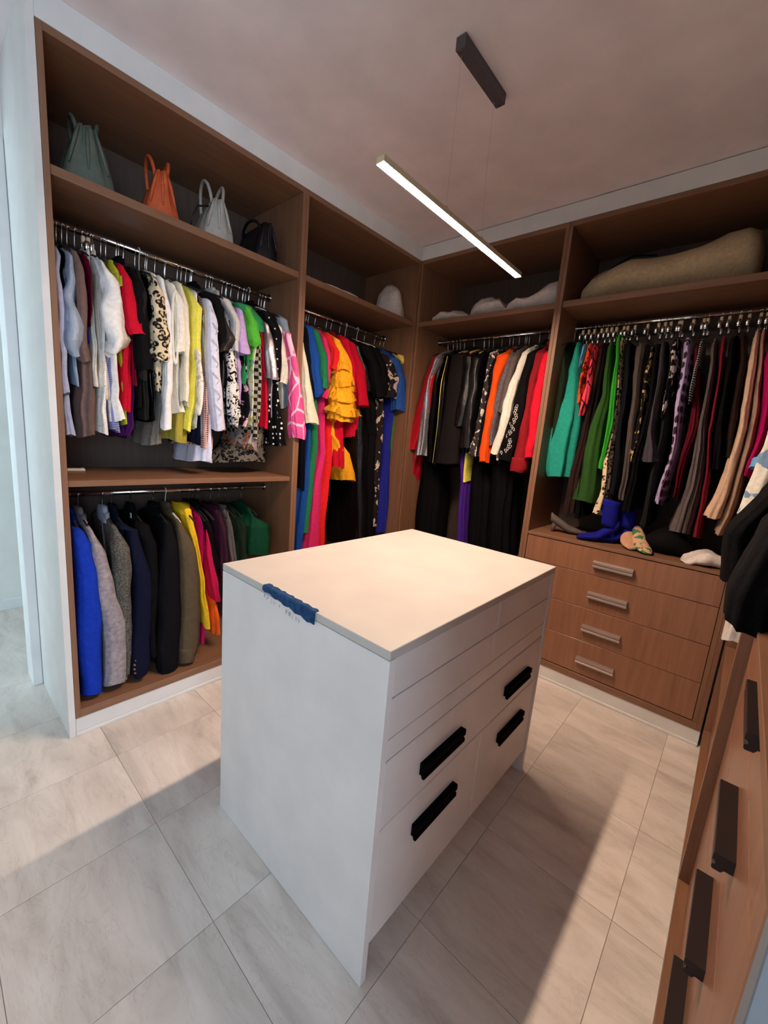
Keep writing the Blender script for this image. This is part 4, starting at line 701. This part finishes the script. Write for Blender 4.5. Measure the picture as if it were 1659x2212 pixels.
('D', 'navy_jacket', 'jacket', 'midnight navy jacket between the trimmed jacket and the orange one', 'navy_black', 'top', 0.623, [(-0.17, 0.0, 0.029),(-0.265, -0.012, 0.023),(-0.438, -0.017, 0.02),(-0.677, -0.031, 0.02),(-0.806, -0.047, 0.027)], [(-0.676, -0.064, 0.014),(-0.769, -0.065, 0.021)], 0, {}),
('D', 'orange_sweater', 'sweater', 'vivid orange sweater with ribbed cuff', 'vivid_orange', 'top', 0.666, [(-0.176, 0.0, 0.041),(-0.355, -0.015, 0.02),(-0.498, -0.021, 0.027),(-0.646, -0.037, 0.023),(-0.783, -0.031, 0.031),(-0.849, -0.025, 0.027)], [(-0.673, -0.049, 0.017),(-0.764, -0.043, 0.017)], 0.02, {}),
('D', 'grey_cardigan', 'cardigan', 'grey marl cardigan beside the vivid orange sweater', 'grey_marl', 'top', 0.707, [(-0.186, 0.0, 0.028),(-0.353, -0.019, 0.022),(-0.495, -0.031, 0.029),(-0.613, -0.05, 0.02),(-0.738, -0.048, 0.017)], [(-0.67, -0.04, 0.02),(-0.791, -0.033, 0.023)], 0, {}),
('D', 'taupe_jacket', 'jacket', 'grey-taupe jacket between the grey cardigan and the cream pleated blouse', 'taupe_dark', 'top', 0.734, [(-0.182, 0.0, 0.025),(-0.27, -0.002, 0.022),(-0.41, -0.013, 0.022),(-0.524, -0.028, 0.016)], [(-0.55, -0.044, 0.012),(-0.64, -0.048, 0.01)], 0, {}),
('D', 'cream_blouse', 'blouse', 'cream pleated-sleeve blouse beside the embroidered black coat', 'ivory', 'top', 0.802, [(-0.167, 0.0, 0.024),(-0.274, -0.014, 0.024),(-0.355, -0.034, 0.028),(-0.495, -0.054, 0.032),(-0.669, -0.08, 0.026),(-0.789, -0.102, 0.026)], [(-0.728, -0.104, 0.016),(-0.824, -0.1, 0.019)], 0.01, {}),
('D', 'embroidered_coat', 'coat', 'black coat with white leaf embroidery on its sleeve', 'black', 'coat', 0.862, [(-0.178, 0.0, 0.032),(-0.331, -0.017, 0.027),(-0.495, -0.028, 0.039),(-0.664, -0.046, 0.045),(-0.828, -0.072, 0.046)], [(-0.725, -0.128, 0.019),(-0.845, -0.124, 0.019)], 0.02, {'leaf': 1}),
('D', 'maroon_coat', 'coat', 'dark red wool coat with a wide cuff', 'dark_red', 'coat', 0.896, [(-0.177, 0.0, 0.045),(-0.329, -0.016, 0.023),(-0.492, -0.02, 0.03),(-0.66, -0.022, 0.033),(-0.803, -0.029, 0.042),(-0.884, -0.029, 0.048)], [(-0.718, -0.059, 0.021),(-0.805, -0.053, 0.022)], 0, {'cuffband': 1}),
('D', 'red_sweater', 'sweater', 'bright red sweater with a gathered cuff, next to the tall partition', 'bright_red', 'top', 0.949, [(-0.184, 0.0, 0.027),(-0.334, -0.005, 0.027),(-0.493, -0.003, 0.033),(-0.657, -0.003, 0.031),(-0.735, -0.006, 0.034),(-0.796, -0.005, 0.031)], [(-0.682, -0.004, 0.014),(-0.766, 0.0, 0.012)], 0.02, {}),
('D', 'burgundy_jacket', 'jacket', 'burgundy jacket touching the tall partition', 'burgundy', 'vest', 0.943, None, [(-0.115, 0.0, 0.019),(-0.272, 0.002, 0.014),(-0.488, 0.018, 0.014)], 0, {}),
('D', 'purple_dress', 'dress', 'long violet dress whose skirt shows below the black blouses', 'violet', 'vest', 0.404, None, [(-0.796, 0.0, 0.026),(-1.009, 0.024, 0.03),(-1.518, 0.061, 0.031)], -0.05, {}),
('D', 'yellow_dress', 'dress', 'narrow lemon yellow dress beside the long violet one', 'yellow', 'vest', 0.445, None, [(-0.793, 0.0, 0.015),(-1.005, 0.014, 0.015)], -0.05, {}),
('D', 'long_black_skirt', 'skirt', 'long black skirt hanging lowest below the grey cardigan', 'black', 'vest', 0.542, None, [(-0.816, 0.0, 0.06),(-1.057, 0.024, 0.075),(-1.52, 0.058, 0.084)], -0.06, {}),
('D', 'long_black_trousers', 'trousers', 'long black trousers hanging below the embroidered coat', 'black', 'vest', 0.718, None, [(-0.847, 0.0, 0.089),(-1.064, 0.008, 0.08),(-1.481, 0.036, 0.077)], -0.06, {}),
('D', 'black_gown', 'dress', 'long black gown below the sequin dresses', 'black', 'vest', 0.104, None, [(-0.91, 0.0, 0.086),(-1.158, 0.022, 0.096),(-1.64, 0.031, 0.102)], -0.06, {}),
('E', 'green_coat', 'coat', 'dark bottle green coat against the tall partition behind the teal skirt', 'bottle', 'vest', 1.02, None, [(-0.117, 0.0, 0.027),(-0.325, 0.018, 0.04),(-0.538, 0.027, 0.038),(-0.757, 0.026, 0.031)], -0.02, {}),
('E', 'teal_skirt', 'skirt', 'teal gathered skirt hanging from a clip', 'teal', 'bottom', 1.073, None, [(-0.129, 0.0, 0.018),(-0.251, 0.011, 0.036),(-0.38, 0.019, 0.054),(-0.511, 0.017, 0.077),(-0.624, 0.013, 0.087),(-0.7, 0.007, 0.095),(-0.809, 0.015, 0.089),(-0.892, 0.019, 0.077)], 0.02, {}),
('E', 'blue_camisole', 'top', 'narrow sky blue camisole beside the teal skirt', 'sky', 'bottom', 1.106, None, [(-0.132, 0.0, 0.01),(-0.249, 0.016, 0.008)], 0, {}),
('E', 'orange_print_skirt', 'skirt', 'orange and brown printed skirt beside the teal one', 'orange_print', 'bottom', 1.136, None, [(-0.135, 0.0, 0.015),(-0.276, 0.01, 0.017),(-0.455, 0.024, 0.013)], 0, {}),
('E', 'pink_print_skirt', 'skirt', 'coral pink skirt with black line print', 'coral_print', 'bottom', 1.176, None, [(-0.14, 0.0, 0.017),(-0.279, 0.006, 0.02),(-0.431, 0.008, 0.022),(-0.523, 0.002, 0.017)], 0.01, {}),
('E', 'brown_skirt', 'skirt', 'dark chocolate long skirt behind the coral print one', 'chocolate', 'bottom', 1.203, None, [(-0.138, 0.0, 0.015),(-0.352, 0.005, 0.02),(-0.61, -0.003, 0.026),(-0.935, -0.012, 0.039),(-1.106, -0.019, 0.046)], -0.01, {}),
('E', 'black_trousers', 'trousers', 'black trousers between the chocolate skirt and the dark green skirt', 'black', 'bottom', 1.228, None, [(-0.137, 0.0, 0.014),(-0.354, 0.01, 0.016),(-0.609, 0.006, 0.022),(-1.01, 0.012, 0.02),(-1.114, 0.024, 0.025)], 0, {}),
('E', 'green_skirt', 'skirt', 'wide forest green skirt with a deep fold', 'forest', 'bottom', 1.254, None, [(-0.141, 0.0, 0.018),(-0.234, 0.011, 0.019),(-0.406, 0.023, 0.026),(-0.583, 0.01, 0.043),(-0.791, 0.014, 0.058),(-1.017, 0.01, 0.075)], 0.01, {}),
('E', 'green_trousers', 'trousers', 'bright apple green narrow trousers in front of the forest green skirt', 'apple', 'bottom', 1.292, None, [(-0.108, 0.0, 0.014),(-0.241, 0.022, 0.013),(-0.41, 0.034, 0.02),(-0.582, 0.044, 0.025),(-0.732, 0.046, 0.021),(-0.82, 0.042, 0.02)], 0.04, {}),
('E', 'leopard_trousers', 'trousers', 'cream and black leopard print trousers', 'leopard', 'bottom', 1.31, None, [(-0.124, 0.0, 0.012),(-0.359, 0.03, 0.012),(-0.629, 0.048, 0.016),(-0.781, 0.052, 0.023),(-0.936, 0.054, 0.023),(-1.076, 0.047, 0.038)], 0.02, {}),
('E', 'black_trousers', 'trousers', 'smooth black trousers right beside the leopard print ones', 'black_blue', 'bottom', 1.346, None, [(-0.146, 0.0, 0.025),(-0.284, 0.018, 0.02),(-0.527, 0.038, 0.022),(-0.776, 0.062, 0.032),(-0.956, 0.068, 0.027)], 0, {}),
('E', 'brown_grey_trousers', 'trousers', 'grey-brown trousers with a soft crease', 'grey_brown', 'bottom', 1.407, None, [(-0.153, 0.0, 0.03),(-0.288, 0.001, 0.026),(-0.478, 0.027, 0.024),(-0.648, 0.04, 0.022),(-0.969, 0.055, 0.025)], 0.01, {}),
('E', 'gold_print_trousers', 'trousers', 'black trousers with a gold chain print', 'gold_print', 'bottom', 1.458, None, [(-0.174, 0.0, 0.013),(-0.312, 0.006, 0.019),(-0.476, 0.012, 0.015),(-0.645, 0.016, 0.02),(-0.794, 0.014, 0.015)], 0, {}),
('E', 'black_trousers', 'trousers', 'wide black trousers hanging in front below the gold chain print ones', 'black', 'bottom', 1.488, None, [(-0.162, 0.0, 0.016),(-0.362, 0.012, 0.018),(-0.596, 0.023, 0.019),(-0.767, 0.011, 0.021),(-0.917, 0.008, 0.028),(-1.03, 0.005, 0.037)], 0.02, {}),
('E', 'flared_skirt', 'skirt', 'slate grey skirt flaring to a trumpet hem', 'slate_dark', 'bottom', 1.513, None, [(-0.157, 0.0, 0.012),(-0.296, 0.014, 0.014),(-0.479, 0.023, 0.012),(-0.572, 0.031, 0.016),(-0.713, 0.044, 0.039),(-0.751, 0.046, 0.047)], 0.03, {}),
('E', 'slate_trousers', 'trousers', 'charcoal green-grey trousers reaching down below the flared skirt', 'slate_black', 'bottom', 1.55, None, [(-0.158, 0.0, 0.014),(-0.361, 0.024, 0.018),(-0.521, 0.032, 0.018),(-0.709, 0.038, 0.017),(-0.904, 0.038, 0.021),(-1.098, 0.032, 0.021)], 0, {}),
('E', 'white_print_trousers', 'trousers', 'black trousers with a white floral print high on the leg', 'bw_floral', 'bottom', 1.56, None, [(-0.144, 0.0, 0.014),(-0.272, 0.012, 0.013),(-0.407, 0.017, 0.016),(-0.522, 0.021, 0.008)], 0.01, {}),
('E', 'geometric_trousers', 'trousers', 'lilac trousers with a dark geometric print', 'geometric', 'bottom', 1.61, None, [(-0.15, 0.0, 0.019),(-0.255, 0.011, 0.019),(-0.409, 0.023, 0.019),(-0.566, 0.033, 0.017),(-0.728, 0.04, 0.016),(-0.847, 0.032, 0.019),(-0.97, 0.025, 0.02)], 0.02, {}),
('E', 'striped_pullover', 'pullover', 'black and white striped narrow top on a clip', 'stripes', 'bottom', 1.669, None, [(-0.164, 0.0, 0.009),(-0.257, 0.006, 0.009),(-0.365, 0.007, 0.009),(-0.454, 0.005, 0.007)], 0.02, {}),
('E', 'maroon_pleated_skirt', 'skirt', 'maroon pleated skirt beside the geometric print trousers', 'maroon', 'bottom', 1.654, None, [(-0.188, 0.0, 0.013),(-0.363, 0.032, 0.019),(-0.562, 0.054, 0.027),(-0.746, 0.047, 0.019),(-0.931, 0.042, 0.013)], 0, {'pleat': 1}),
('E', 'grey_pleated_skirt', 'skirt', 'grey-brown finely pleated long skirt', 'grey_pleat', 'bottom', 1.723, None, [(-0.162, 0.0, 0.011),(-0.301, 0.009, 0.012),(-0.517, 0.023, 0.016),(-0.74, 0.037, 0.027),(-0.925, 0.039, 0.039),(-1.1, 0.025, 0.049)], 0.01, {'pleat': 1}),
('E', 'red_trim_trousers', 'trousers', 'narrow dark red trousers beside the grey pleated skirt', 'red_dark', 'bottom', 1.754, None, [(-0.155, 0.0, 0.012),(-0.344, 0.014, 0.009),(-0.559, 0.027, 0.009),(-0.736, 0.043, 0.011),(-0.962, 0.062, 0.015),(-1.114, 0.064, 0.016)], 0.005, {}),
('E', 'black_trousers', 'trousers', 'short black folded trousers with a pale crease line', 'black', 'bottom', 1.795, None, [(-0.149, 0.0, 0.017),(-0.302, 0.006, 0.019),(-0.471, 0.019, 0.019),(-0.644, 0.033, 0.022),(-0.759, 0.04, 0.026)], 0, {}),
('E', 'brown_trousers', 'trousers', 'dark brown trousers before the tan ones', 'chocolate', 'bottom', 1.828, None, [(-0.144, 0.0, 0.014),(-0.304, 0.018, 0.016),(-0.512, 0.034, 0.018),(-0.706, 0.041, 0.017)], 0, {}),
('E', 'tan_trousers', 'trousers', 'light tan wide trousers, palest of the trousers on the rod', 'tan', 'bottom', 1.87, None, [(-0.14, 0.0, 0.012),(-0.271, 0.015, 0.019),(-0.432, 0.024, 0.021),(-0.577, 0.028, 0.021),(-0.726, 0.025, 0.025),(-0.858, 0.02, 0.03),(-0.994, -0.008, 0.041)], 0.03, {}),
('E', 'tan_trousers', 'trousers', 'darker tan trousers half hidden behind the palest ones', 'tan_dark', 'bottom', 1.893, None, [(-0.134, 0.0, 0.011),(-0.308, 0.023, 0.014),(-0.511, 0.036, 0.019),(-0.722, 0.044, 0.021),(-0.898, 0.033, 0.021),(-1.072, 0.013, 0.022)], 0.01, {}),
('E', 'magenta_skirt', 'skirt', 'deep magenta skirt at the right end of the back rod', 'magenta', 'vest', 1.934, None, [(-0.232, 0.0, 0.012),(-0.411, 0.025, 0.02),(-0.572, 0.04, 0.024),(-0.719, 0.03, 0.022),(-0.788, 0.024, 0.016)], -0.01, {})]

for (run, name, cat, label, mat, kind, s0, S, Bp, fo, op) in G:
    garment(run, name, cat, label, mat, kind, s0, S, Bp, fo, op)
    if label.startswith('cream leopard print blouse'): hanger(run, s0, 'plastic', 'large white plastic hanger hook standing up over the upper left rod beside the leopard blouse', dz=.004)
    elif label.startswith('black jacket with a row'): hanger(run, s0, 'plastic', 'tilted grey-white plastic hanger, last tall hook on the upper left rod', dz=.004)
    elif label.startswith('black short-sleeved top'): hanger(run, s0, 'plastic', 'white plastic hanger over the black short-sleeved top near the corner')
    elif label.startswith('long matt black dress'): hanger(run, s0, 'plastic', 'white plastic hanger over the long matt black dress near the corner')
    elif label.startswith('dark charcoal coat'): hanger(run, s0, 'wood', 'light wooden hanger over the flaring charcoal coat')
    elif label.startswith('black ruffled blouse'): hanger(run, s0, 'wood', 'light wooden hanger over the black ruffled blouse')
    elif label.startswith('olive brown wool'): hanger(run, s0, 'plastic', 'white plastic hanger holding the olive brown wool coat')
    elif label.startswith('dark grey-green tweed'): hanger(run, s0, 'wire', 'hanger with chrome hook holding the tweed coat with silver lining')
    else: hanger(run, s0, 'clip' if kind == 'bottom' and run != 'C' else 'wire', 'hanger of the '+label)
# right run: bulky coats and sleeves hanging out past the cabinet front
RR = [
 ('black_coat', 'coat', 'bulky black coat bulging out of the right run above the drawers', 'black', 'coat', -.78, [(-.16, 0, .03), (-.5, 0, .05), (-.72, 0, .07), (-.8, 0, .085, .05), (-.94, 0, .1, .115), (-1.08, 0, .115, .10)], [(-.9, 0, .05), (-1.06, 0, .06)], .01),
 ('black_coat', 'coat', 'nearest black wool coat at the right edge above the drawers', 'black_wool', 'coat', -1.28, [(-.16, 0, .04), (-.5, 0, .08), (-.74, 0, .10), (-.85, 0, .11, .06), (-1.0, 0, .12, .09), (-1.06, .0, .12, .085)], [(-.9, 0, .08), (-1.04, 0, .09)], .0),
 ('white_blouse', 'blouse', 'white blouse with blue print, its sleeve hanging in the dark right corner', 'print_white', 'top', -.2, [(-.2, 0, .02), (-.55, 0, .025, .08), (-.8, 0, .03, .095), (-.93, 0, .03, .11)], [(-.8, 0, .02), (-.95, 0, .02)], .0),
 ('cream_shirt', 'shirt', 'cream shirt with a rolled cuff hanging lowest under the bulky coat', 'white_cotton', 'top', -.5, [(-.2, 0, .02), (-.7, 0, .03), (-1.15, 0, .035, .06), (-1.37, 0, .04, .065)], [(-.8, 0, .02), (-1.1, 0, .02)], .0),
 ('blue_blouse', 'blouse', 'small patch of sky blue blouse beside the white printed sleeve', 'sky', 'top', -.1, [(-.2, 0, .02), (-.6, 0, .03, .06), (-.74, 0, .04, .10)], [(-.6, 0, .02), (-.75, 0, .02)], .0),
]
for (name, cat, label, mat, kind, s0, S, Bp, fo) in RR:
    garment('F', name, cat, label, mat, kind, s0, S, Bp, fo, {}); hanger('F', s0, 'wire', 'hanger of the '+label)

# ------------------------------------------------------------------ handbags on the top shelf
def handbag(label, mat, loc, rz, L, Wd, H, seed, strap=False, hl=.10):
    g = thing('handbag', label, 'handbag', loc, rz); rings = []; rnd = random.Random(seed); n = 36
    for i in range(13):
        f_ = i/12; z = H*f_; w2 = Wd/2*(1-.72*f_**1.3); l2 = L/2*(1-.12*f_)
        ring = []
        for k in range(n):
            th = 2*PI*k/n; cs, sn = math.cos(th), math.sin(th); e_ = .55
            x = l2*math.copysign(abs(cs)**e_, cs); y = w2*math.copysign(abs(sn)**e_, sn)
            pleat = 1+.30*f_*math.sin(9*th+1)*(abs(cs) > .5)
            nv = noise.noise_vector(Vector((x*9+seed, y*9, z*9)))*.006
            ring.append((x*(1+.04*f_*math.sin(9*th)), y*pleat, z+nv.z)) if False else ring.append((x+nv.x+.012*f_*math.sin(11*th)*abs(cs), y*pleat+nv.y, z+nv.z*f_))
        rings.append(ring)
    bm = bmesh.new(); loft(bm, rings); link('bag_body', bm, mat, g, smooth=True)
    for sy in (-1, 1):
        bm = bmesh.new(); pts = []
        for k in range(17):
            a_ = PI*k/16; pts.append((.34*L*math.cos(a_), sy*(Wd*.11+.014*math.sin(a_)*1.5), H*.72+(H*.28+hl)*math.sin(a_)**.7))
        tube(bm, pts, .0075, 8); link('bag_handle', bm, mat, g, smooth=True)
    # gusset seams: soft vertical pipes on the end facing the room
    for sy in (-.35, 0, .35):
        bm = bmesh.new(); tube(bm, [(L*.5*(1-.12*f_)+.001, sy*Wd*(1-.72*f_**1.3), H*(.25+.73*f_) if False else H*f_) for f_ in (.35, .55, .75, .95)], [.003, .006, .007, .005], 7); link('gusset_pleat', bm, mat, g, smooth=True)
    if strap:
        bm = bmesh.new(); tube(bm, [(L*.3, -Wd*.2, H*.85), (L*.42, -Wd*.5, H*.7), (L*.45, -Wd*.62, H*.45), (L*.42, -Wd*.66, H*.25)], .004, 6); link('strap', bm, 'bag_black', g, smooth=True)
    return g
handbag('dark sage green leather handbag at the left end of the top shelf', 'bag_green', (-.26, -1.90, 2.201), -.15, .30, .215, .235, 1, hl=.06)
handbag('orange leather handbag with two rolled handles on the top shelf', 'bag_orange', (-.25, -1.63, 2.201), -.2, .29, .17, .205, 2, hl=.085)
handbag('pale grey leather handbag with a dark strap on the top shelf', 'bag_grey', (-.25, -1.38, 2.201), -.2, .29, .185, .21, 3, True, hl=.10)
handbag('black patent handbag standing against the partition on the top shelf', 'bag_black', (-.26, -1.13, 2.201), -.1, .32, .165, .21, 4, hl=.03)
# small things
def soft(name, label, cat, mat, loc, rz, pts_w, group=None, seed=1, n=24, crump=.02, cr=9):
    """lumpy cloth bundle: rings across x with (x, cy, half width y, height)"""
    bm = bmesh.new(); rings = []
    for (x, cy, hw, h) in pts_w:
        ring = []
        for k in range(n):
            th = 2*PI*k/n; y = cy+hw*math.cos(th); z = h/2+h/2*math.sin(th)
            nv = noise.noise_vector(Vector((x*cr+seed*7, y*cr, z*cr)))*crump
            ring.append((x+nv.x*.4, y+nv.y*.5, max(0.001, z+(nv.z if z > .01 else 0))))
        rings.append(ring)
    loft(bm, rings); o = link(name, bm, mat, None, loc, smooth=True); o.rotation_euler = (0, 0, rz); tag(o, label, cat, group); return o
def ser(L, hw, h, n=12, p=.35, var=0, seed=0):
    r_ = random.Random(seed); return [(-L/2+L*i/(n-1), r_.uniform(-var, var), hw*max(.12, math.sin(PI*(i+.35)/(n-.3))**p), h*max(.2, math.sin(PI*(i+.35)/(n-.3))**p)*(1+r_.uniform(-var, var)*6)) for i in range(n)]
duf = soft('garment_bag', 'large beige canvas bundle with dark piping filling the shelf at the upper right', 'bag', 'canvas', (1.445, .27, 2.201), 0,
     [(-.39, 0, .10, .05), (-.37, 0, .15, .12), (-.33, 0, .17, .17), (-.25, 0, .18, .20), (-.15, 0, .19, .225), (-.05, 0, .19, .215), (.05, 0, .19, .215), (.14, 0, .19, .235), (.24, 0, .19, .262), (.32, 0, .19, .275), (.36, 0, .17, .255), (.385, 0, .12, .15)], n=40, crump=.02, cr=8)
PW = [(-.37, .15, .12), (-.33, .17, .17), (-.25, .18, .20), (-.15, .19, .225), (-.05, .19, .215)]; pts = []
for i in range(14):
    f_ = i/13; x = -.365+.31*f_; k = max(0, min(3, sum(1 for q in PW if q[0] <= x)-1)); q0, q1 = PW[k], PW[k+1]; g_ = (x-q0[0])/(q1[0]-q0[0])
    hw, h_ = q0[1]+(q1[1]-q0[1])*g_, q0[2]+(q1[2]-q0[2])*g_; th = math.radians(152+14*math.sin(f_*6)-50*f_**2); pts.append((x, (hw+.009)*math.cos(th)*.72/.88, h_/2+(h_/2+.009)*math.sin(th)+.018))
pts = [(p[0], -abs(p[1])-.0, p[2]) for p in pts]
tube(bm := bmesh.new(), pts, .005, 8); link('piping', bm, 'piping', duf, smooth=True)
soft('folded_cloth', 'flat crumpled white cloth lying along the left shelf near the partition', 'cloth', 'white_cotton', (-.17, -.66, 2.201), PI/2, ser(.56, .13, .045, 14, .35, .01, 3), seed=3, crump=.03, cr=8)
soft('cloth_scrap', 'small white folded cloth alone in the middle of the left shelf near the corner', 'cloth', 'white_cotton', (-.14, -.23, 2.201), PI/2, ser(.12, .07, .035, 8), seed=4)
soft('dust_bag', 'tall crumpled white cloth bag standing on the shelf against the corner post', 'bag', 'white_cotton', (-.17, -.1, 2.201), 0.3, [(-.10, 0, .05, .12), (-.08, 0, .07, .20), (-.04, 0, .075, .225), (0, 0, .08, .22), (.04, 0, .08, .215), (.07, 0, .07, .19), (.09, 0, .04, .1)], seed=5, crump=.035, cr=14)
soft('dust_bag', 'low white cloth bag on the back shelf, nearest the corner post', 'bag', 'white_cotton', (.19, .16, 2.201), 0, ser(.31, .11, .075, 12, .4, .008, 6), seed=6, crump=.03, cr=12)
db = soft('dust_bag', 'white cloth bag with a dark fold opening in the middle of the back shelf', 'bag', 'white_cotton', (.50, .16, 2.201), 0, ser(.30, .12, .12, 12, .5, .008, 7), seed=8, crump=.035, cr=12)
soft('dust_bag', 'long white cloth bag rising towards the tall partition on the back shelf', 'bag', 'white_cotton', (.79, .18, 2.201), 0, [(-.17, 0, .08, .03), (-.13, 0, .12, .07), (-.08, 0, .13, .09), (-.02, 0, .13, .105), (.04, 0, .13, .125), (.1, 0, .13, .145), (.15, 0, .11, .15), (.18, 0, .05, .1)], seed=9, crump=.03, cr=12)
bm = bmesh.new(); box(bm, (-.02, -.035, 0), (.02, .035, .012), .003); box(bm, (-.008, .02, .0122), (.012, .032, .014), .0005)
tag(link('remote_control', bm, 'plastic_white', None, (-.35, -1.965, 1.1073)), 'small flat white plastic remote at the left end of the middle shelf', 'gadget')
# shoes and cloth on the chest top
def shoe(name, label, mat, loc, rz, kind, L=.24):
    g = thing(name, label, 'shoe', loc, rz)
    bm = bmesh.new(); rings = []; n = 20
    hs = .06 if kind != 'bootie' else .075
    for i in range(13):
        f_ = i/12; x = -L/2+L*f_; lift = hs*max(0, 1-f_*1.9)**1.2+.004
        wd = .026+.014*math.sin(PI*min(1, f_*1.05))*(.6+.8*f_); wd *= (1 if f_ < .93 else .65)
        ht = (.055 if f_ < .35 else .055-.03*min(1, (f_-.35)/.5)) if kind == 'heel' else (.06 if f_ < .35 else .06-.028*min(1, (f_-.35)/.55))
        if f_ > .93: ht *= .6
        rings.append([(x, wd*math.cos(2*PI*k/n), lift+ht*(.5+.5*math.sin(2*PI*k/n))) for k in range(n)])
    loft(bm, rings); link('shoe_upper', bm, mat, g, smooth=True)
    bm = bmesh.new(); tube(bm, [(-L/2+.03, 0, hs), (-L/2+.022, 0, hs*.5), (-L/2+.018, 0, .001)], [.02, .011, .008], 10); link('heel', bm, mat, g, smooth=True)
    if kind == 'bootie':
        bm = bmesh.new(); rings = []
        for i in range(8):
            f_ = i/7; z = hs+.02+f_*.15; rings.append([(-L/2+.045+.006*f_+(.042+.004*f_)*math.cos(2*PI*k/n), (.034+.006*f_)*math.sin(2*PI*k/n), z+.008*math.cos(2*PI*k/n)) for k in range(n)])
        loft(bm, rings); link('shaft', bm, mat, g, smooth=True)
    return g
ZT = .8882
shoe('ankle_boot', 'cobalt blue suede ankle boot pointing towards the left on the drawer chest', 'suede_blue', (1.375, .10, ZT), PI+.45, 'bootie', .2)
shoe('ankle_boot', 'second cobalt blue suede ankle boot, standing behind its pair', 'suede_blue', (1.45, .17, ZT), PI+.6, 'bootie', .2)
shoe('heeled_shoe', 'tan heeled shoe with a green leaf print on the drawer chest', 'shoe_floral', (1.60, .10, ZT), -1.1, 'heel', .2)
shoe('heeled_shoe', 'plain tan heeled shoe next to the leaf print one', 'pinkshoe', (1.53, .14, ZT), -1.2, 'heel', .2)
shoe('dotted_shoe', 'dark dotted shoe standing at the back of the drawer chest', 'shoe_dots', (1.70, .36, ZT), 2.4, 'bootie', .2)
shoe('sandal', 'grey sandal at the left end of the drawer chest', 'taupe_dark', (1.2, .17, ZT), .4, 'heel', .22)
soft('black_bag', 'soft round black bag sitting in the shade on the drawer chest', 'bag', 'black', (1.70, .2, ZT), 0, ser(.26, .11, .14, 12, .5, .004, 2), seed=12)
soft('white_cloth', 'crumpled white cloth spilling over the right end of the drawer chest', 'cloth', 'white_cotton', (1.88, .10, ZT), .2, ser(.20, .09, .06, 12, .4, .01, 9), seed=14, crump=.035, cr=14)
